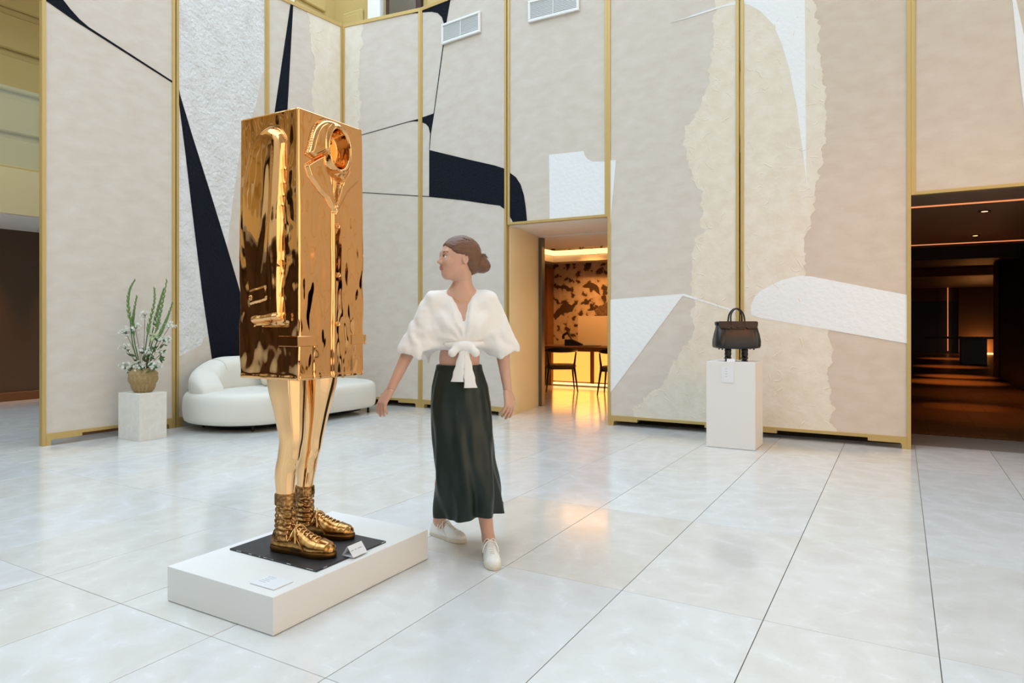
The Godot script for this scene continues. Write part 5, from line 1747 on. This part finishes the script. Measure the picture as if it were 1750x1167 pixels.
func make_flowers():
	var cu = thing("marble_block", "pale marble block pedestal under the ribbed vase", "pedestal", Vector3(-6.785, 0, -4.115))
	part(cu, "block", span(Vector3(-0.185, 0, -0.145), Vector3(0.185, 0.475, 0.145), 0.002), M.travertine)
	var base := Vector3(-6.775, 0.475, -4.115)
	var v = thing("ribbed_vase", "round tan clay vase with carved leaf ribs on the marble block", "vase", base)
	var prof = [[0.076, 0.0], [0.084, 0.006], [0.104, 0.05], [0.124, 0.10], [0.135, 0.145], [0.134, 0.185], [0.118, 0.222], [0.098, 0.244], [0.090, 0.250], [0.084, 0.245], [0.100, 0.21], [0.100, 0.16]]
	var rings = []
	var cp = []
	for p in prof:
		cp.append(Vector2(p[0], p[1]))
	var pr = curve(cp, 5)
	for k in pr.size():
		var r := PackedVector3Array()
		for j in 128:
			var a := TAU * j / 128
			var inside = k > 42
			var row = floorf(pr[k].y / 0.085)
			var leaf = 0.0 if inside else 0.015 * absf(sin(a * 8.0 + (PI / 2 if int(row) % 2 == 1 else 0.0))) * (0.35 + 0.65 * sin(PI * fposmod(pr[k].y / 0.085, 1.0))) * smoothstep(0.235, 0.19, pr[k].y)
			r.append(Vector3(cos(a) * (pr[k].x + leaf - 0.006), pr[k].y, sin(a) * (pr[k].x + leaf - 0.006)))
		rings.append(r)
	part(v, "body", loft(rings), M.vase_clay)
	# the spikes stand in the view plane of the wall: right = along -z mostly
	var right := Vector3(0.866, 0, -0.5)
	var near := Vector3(0.5, 0, 0.866)
	var mouth := base + Vector3(0, 0.20, 0)
	# x across and height over the vase mouth, bottom to tip, with depth
	var spikes = [
		[[-0.02, 0.0, -0.095, 0.28, -0.115, 0.52, -0.13, 0.72, -0.105, 0.86, -0.055, 0.95], 0.03, "bent over to one side at its thin tip"],
		[[-0.01, 0.0, -0.075, 0.25, -0.105, 0.45, -0.095, 0.62, -0.065, 0.79], 0.0, "short and straight beside the bent one"],
		[[0.01, 0.0, 0.03, 0.25, 0.07, 0.48, 0.13, 0.72, 0.135, 0.87], 0.02, "with alternating buds up to its blunt tip"],
		[[0.02, 0.0, 0.06, 0.3, 0.11, 0.55, 0.155, 0.74, 0.185, 0.86], -0.03, "thin, in the middle of the vase"],
		[[0.03, 0.0, 0.09, 0.3, 0.15, 0.5, 0.205, 0.74, 0.245, 0.96], 0.0, "tallest and thickest of the vase"],
		[[0.04, 0.0, 0.11, 0.22, 0.20, 0.42, 0.27, 0.57, 0.325, 0.72], 0.03, "leaning furthest out over the vase rim"]]
	var bud = loft([ring(Vector3(0, 0, 0), Vector3.RIGHT, Vector3.BACK, 0.002, 0.002, 8), ring(Vector3(0, 0.012, 0.001), Vector3.RIGHT, Vector3.BACK, 0.0085, 0.007, 8), ring(Vector3(0, 0.030, 0.002), Vector3.RIGHT, Vector3.BACK, 0.008, 0.0065, 8), ring(Vector3(0, 0.052, 0.0), Vector3.RIGHT, Vector3.BACK, 0.001, 0.001, 8)])
	for s in spikes:
		var pts = []
		for k in range(0, s[0].size(), 2):
			pts.append(mouth + right * s[0][k] + Vector3(0, s[0][k + 1], 0) + near * (s[1] * s[0][k + 1] * 2.0))
		var c = curve(pts, 8)
		var t = thing("gladiolus_stem", "green gladiolus spike with unopened buds, " + s[2], "flower stem", pts[0], 0.0, "gladiolus spikes in the ribbed vase")
		var rad = []
		var loc = []
		for k in c.size():
			rad.append(lerpf(0.0065, 0.0025, float(k) / c.size()))
			loc.append(c[k] - pts[0])
		part(t, "stem", tube(loc, rad, 8), M.stem_green)
		var list = []
		var n := 22
		for k in n:
			var u := lerpf(0.40, 0.99, float(k) / n)
			var i := mini(int(u * (loc.size() - 1)), loc.size() - 2)
			var p = loc[i].lerp(loc[i + 1], u * (loc.size() - 1) - i)
			var d = (loc[i + 1] - loc[i]).normalized()
			var sd = (right if k % 2 == 0 else -right) * 0.8 + near * (0.3 if k % 3 == 0 else -0.1)
			var y = (d + sd * lerpf(0.55, 0.22, u)).normalized()
			var x = y.cross(near).normalized()
			list.append([bud, Transform3D(Basis(x, y, x.cross(y)).scaled(Vector3.ONE * lerpf(1.25, 0.65, float(k) / n)), p)])
		var o = part(t, "buds", merge(list), M.bud_green)
		o.set_meta("kind", "stuff")
	# sprays of small white star flowers
	var petal = loft([ring(Vector3(0, 0, 0), Vector3.RIGHT, Vector3.BACK, 0.001, 0.001, 6), ring(Vector3(0, 0.009, 0.001), Vector3.RIGHT, Vector3.BACK, 0.0050, 0.0009, 6), ring(Vector3(0, 0.018, 0.004), Vector3.RIGHT, Vector3.BACK, 0.0055, 0.0009, 6), ring(Vector3(0, 0.028, 0.008), Vector3.RIGHT, Vector3.BACK, 0.0008, 0.0008, 6)])
	var fl = []
	for k in 6:
		fl.append([petal, Transform3D(Basis(Vector3.FORWARD, TAU * k / 6) * Basis(Vector3.RIGHT, 0.5), Vector3.ZERO)])
	var star = merge(fl)
	rng.seed = 61
	var heads = [[-0.165, 0.42, 0.03, 26, "pale flower spray"], [-0.10, 0.46, -0.03, 20, "x"], [-0.165, 0.26, 0.04, 14, "x"], [0.02, 0.60, 0.0, 12, "x"], [0.03, 0.42, -0.03, 12, "x"], [0.135, 0.36, 0.04, 30, "x"], [0.14, 0.50, -0.02, 18, "x"], [0.275, 0.48, 0.0, 20, "x"], [0.24, 0.34, 0.03, 18, "x"], [-0.14, 0.06, 0.08, 26, "x"], [0.02, 0.07, 0.10, 30, "x"], [0.16, 0.08, 0.07, 26, "x"], [0.07, 0.20, 0.04, 22, "x"], [-0.02, 0.24, 0.0, 18, "x"], [0.2, 0.2, 0.02, 16, "x"]]
	var notes = ["high over the rim, beside the bent spike", "behind the bent spike", "drooping under the bent spike", "alone on a tall brown stalk", "low beside the tall brown stalk", "thick and greenish in the middle", "behind the tallest spike", "at the end of the leaning spike", "under the leaning spike", "spilling low over one side of the rim", "spilling over the front of the rim", "spilling low over the other side of the rim", "between the spikes, low in the middle", "deep between the stalks", "below the leaning spike, near the rim"]
	for hi in heads.size():
		var h = heads[hi]
		var foot = mouth + right * h[0] * 0.15
		var top = mouth + right * h[0] + Vector3(0, h[1], 0) + near * h[2]
		var t = thing("white_flower_spray", "white star flower spray in the vase, " + notes[hi], "flowers", foot, 0.0, "white flower sprays in the ribbed vase")
		var lt = top - foot
		part(t, "stem", tube(curve([Vector3.ZERO, lt * 0.5 + right * h[0] * -0.1, lt], 6), 0.0028, 6), M.stem_brown)
		var list = []
		var leafs = []
		for k in h[3]:
			var d := Vector3(rng.randfn(), rng.randfn() * 0.8 + 0.25, rng.randfn()).normalized()
			var p = lt + d * rng.randf_range(0.015, 0.060)
			var y := d
			var x := y.cross(Vector3(0.3, 0.2, 0.9)).normalized()
			list.append([star, Transform3D(Basis(x, y.cross(x), y) * Basis(Vector3.BACK, rng.randf() * TAU) * Basis.from_scale(Vector3.ONE * rng.randf_range(0.5, 0.95)), p)])
			leafs.append([tube([lt - Vector3(0, 0.015, 0), p], 0.0011, 4), Transform3D.IDENTITY])
			if k % 3 == 0 and h[1] < 0.4:
				leafs.append([petal, Transform3D(Basis(x, y.cross(x), y) * Basis(Vector3.RIGHT, rng.randf_range(-1.2, 1.2)) * Basis.from_scale(Vector3(2.2, 2.2, 2.2)), lt * rng.randf_range(0.55, 1.0) + d * 0.02)])
		var o = part(t, "blossoms", merge(list), M.petal_green if hi == 5 else M.petal_white)
		o.set_meta("kind", "stuff")
		o = part(t, "flower_stalks", merge(leafs), M.stem_green)
		o.set_meta("kind", "stuff")

func make_bag():
	var p = thing("display_pedestal", "tall white square pedestal under the black handbag", "pedestal", Vector3(-1.395, 0, -6.75))
	part(p, "body", span(Vector3(-0.225, 0.003, -0.20), Vector3(0.225, 0.82, 0.20), 0.0015), M.plinth_white)
	part(p, "foot", span(Vector3(-0.215, 0, -0.19), Vector3(0.215, 0.004, 0.19)), M.plinth_white)
	var lb = thing("wall_label", "pale printed label fixed to the front of the tall pedestal", "card", Vector3(-1.42, 0.70, -6.548))
	part(lb, "sheet", box(Vector3(0.115, 0.155, 0.003), 0.0005, Vector3(0, 0, 0.0015)), M.card)
	var tx = begin()
	for k in 4:
		add_box(tx, Vector3(-0.012, 0.055 - k * 0.024, 0.0031), Vector3(0.022 - 0.004 * (k % 2), 0.004, 0.0004))
	part(lb, "printed_lines", tx.commit(), M.pale_ink)
	var c2 = thing("small_sign", "small blank white block sign before the boots on the tall pedestal", "sign", Vector3(-1.40, 0.82, -6.60), 0.0)
	part(c2, "sheet", box(Vector3(0.075, 0.03, 0.004), 0.0005), M.card, Vector3(0, 0.014, 0.006), Vector3(-0.5, 0, 0))
	part(c2, "rest", box(Vector3(0.075, 0.03, 0.004), 0.0005), M.card, Vector3(0, 0.014, -0.008), Vector3(0.5, 0, 0))
	# the bag on two booted legs; +z is its front, turned a little to the entrance
	var t = thing("black_handbag", "black leather handbag standing on two short booted legs on a white pedestal", "handbag sculpture", Vector3(-1.375, 0.82, -6.72), 0.50)
	var rings = []
	var lv = [[0.125, 0.80, 0.75], [0.130, 0.97, 0.95], [0.15, 1.0, 1.0], [0.20, 0.995, 1.0], [0.26, 0.95, 0.88], [0.31, 0.90, 0.66], [0.35, 0.875, 0.46], [0.375, 0.87, 0.38], [0.380, 0.85, 0.30]]
	fn.seed = 77
	fn.frequency = 1.0
	fn.fractal_octaves = 2
	for l in lv:
		var r := PackedVector3Array()
		for j in 96:
			var a := TAU * j / 96
			var x: float = signf(cos(a)) * pow(absf(cos(a)), 0.28) * 0.218 * l[1]
			var z: float = signf(sin(a)) * pow(absf(sin(a)), 0.45) * 0.105 * l[2]
			var k := 0.010 * fn.get_noise_3d(x * 14.0, l[0] * 14.0, z * 14.0)
			var sag := -0.006 * cos(x * 9.0) * smoothstep(0.2, 0.12, l[0])
			r.append(Vector3(x, l[0] + sag, z + k * signf(z)))
		rings.append(r)
	part(t, "body", loft(rings), M.black_leather)
	# flap with two notches and the closing strap
	var fp = v2([-0.180, 0.002, 0.180, 0.002, 0.186, -0.045, 0.172, -0.072, 0.085, -0.076, 0.070, -0.058, 0.058, -0.076, 0.0, -0.084, -0.058, -0.076, -0.070, -0.058, -0.085, -0.076, -0.172, -0.072, -0.186, -0.045])
	part(t, "flap", extrude(fp, 0.0, 0.006), M.black_leather, Vector3(0, 0.382, 0.040), Vector3(-0.42, 0, 0))
	part(t, "closing_strap", box(Vector3(0.36, 0.016, 0.006), 0.002), M.black_leather, Vector3(0, 0.335, 0.067), Vector3(-0.42, 0, 0))
	part(t, "clasp", box(Vector3(0.03, 0.022, 0.008), 0.002), M.black_plastic, Vector3(0, 0.330, 0.073), Vector3(-0.42, 0, 0))
	for sx in [-1, 1]:
		part(t, "side_gusset", box(Vector3(0.03, 0.045, 0.07), 0.010), M.black_leather, Vector3(sx * 0.186, 0.362, 0.0), Vector3(0, 0, sx * -0.12))
		var zz = 0.05 * sx
		part(t, "handle", tube(curve([Vector3(-0.066, 0.335, 0.058 * sx), Vector3(-0.066, 0.40, 0.042 * sx), Vector3(-0.058, 0.455, 0.030 * sx), Vector3(-0.030, 0.496, 0.022 * sx), Vector3(0.0, 0.508, 0.020 * sx), Vector3(0.030, 0.496, 0.022 * sx), Vector3(0.058, 0.455, 0.030 * sx), Vector3(0.066, 0.40, 0.042 * sx), Vector3(0.066, 0.335, 0.058 * sx)], 6), 0.0078, 10), M.black_leather)
		for q in [-1, 1]:
			part(t, "metal_foot", lathe([Vector2(0.008, 0.0), Vector2(0.008, -0.010), Vector2(0.004, -0.013)], 12), M.black_plastic, Vector3(0.15 * sx, 0.124, 0.055 * q))
	for sx in [-1, 1]:
		var x = 0.080 * sx
		var boot = nets([cap(Vector3(x, 0.16, 0), Vector3(x, 0.09, 0), 0.030, 0.029, 0.01), cap(Vector3(x, 0.09, 0), Vector3(x, 0.035, 0.0), 0.030, 0.030, 0.01), cap(Vector3(x, 0.028, -0.012), Vector3(x - 0.012, 0.022, 0.050), 0.026, 0.020, 0.015)], 0.006, null, func(q): return 0.0025 * sin(q.y * 160.0))
		var b = part(t, "boot", boot, M.black_boot)
		part(b, "boot_sole", loft([ring(Vector3(x - 0.005, 0.0, 0.016), Vector3.RIGHT, Vector3.BACK, 0.026, 0.052, 24), ring(Vector3(x - 0.005, 0.010, 0.016), Vector3.RIGHT, Vector3.BACK, 0.027, 0.054, 24)]), M.black_plastic)

func _ready():
	set_the_view()
	make_materials()
	glow("added_wall_glow", Color(1.0, 0.89, 0.78), 0.6)  # glow of the panel added beyond the view
	make_added_lights()
	make_floor()
	make_shell()
	make_panels()

	make_desk_room()
	make_lobby()

	make_sculpture()

	make_woman()

	make_sofa()
	make_flowers()
	make_bag()
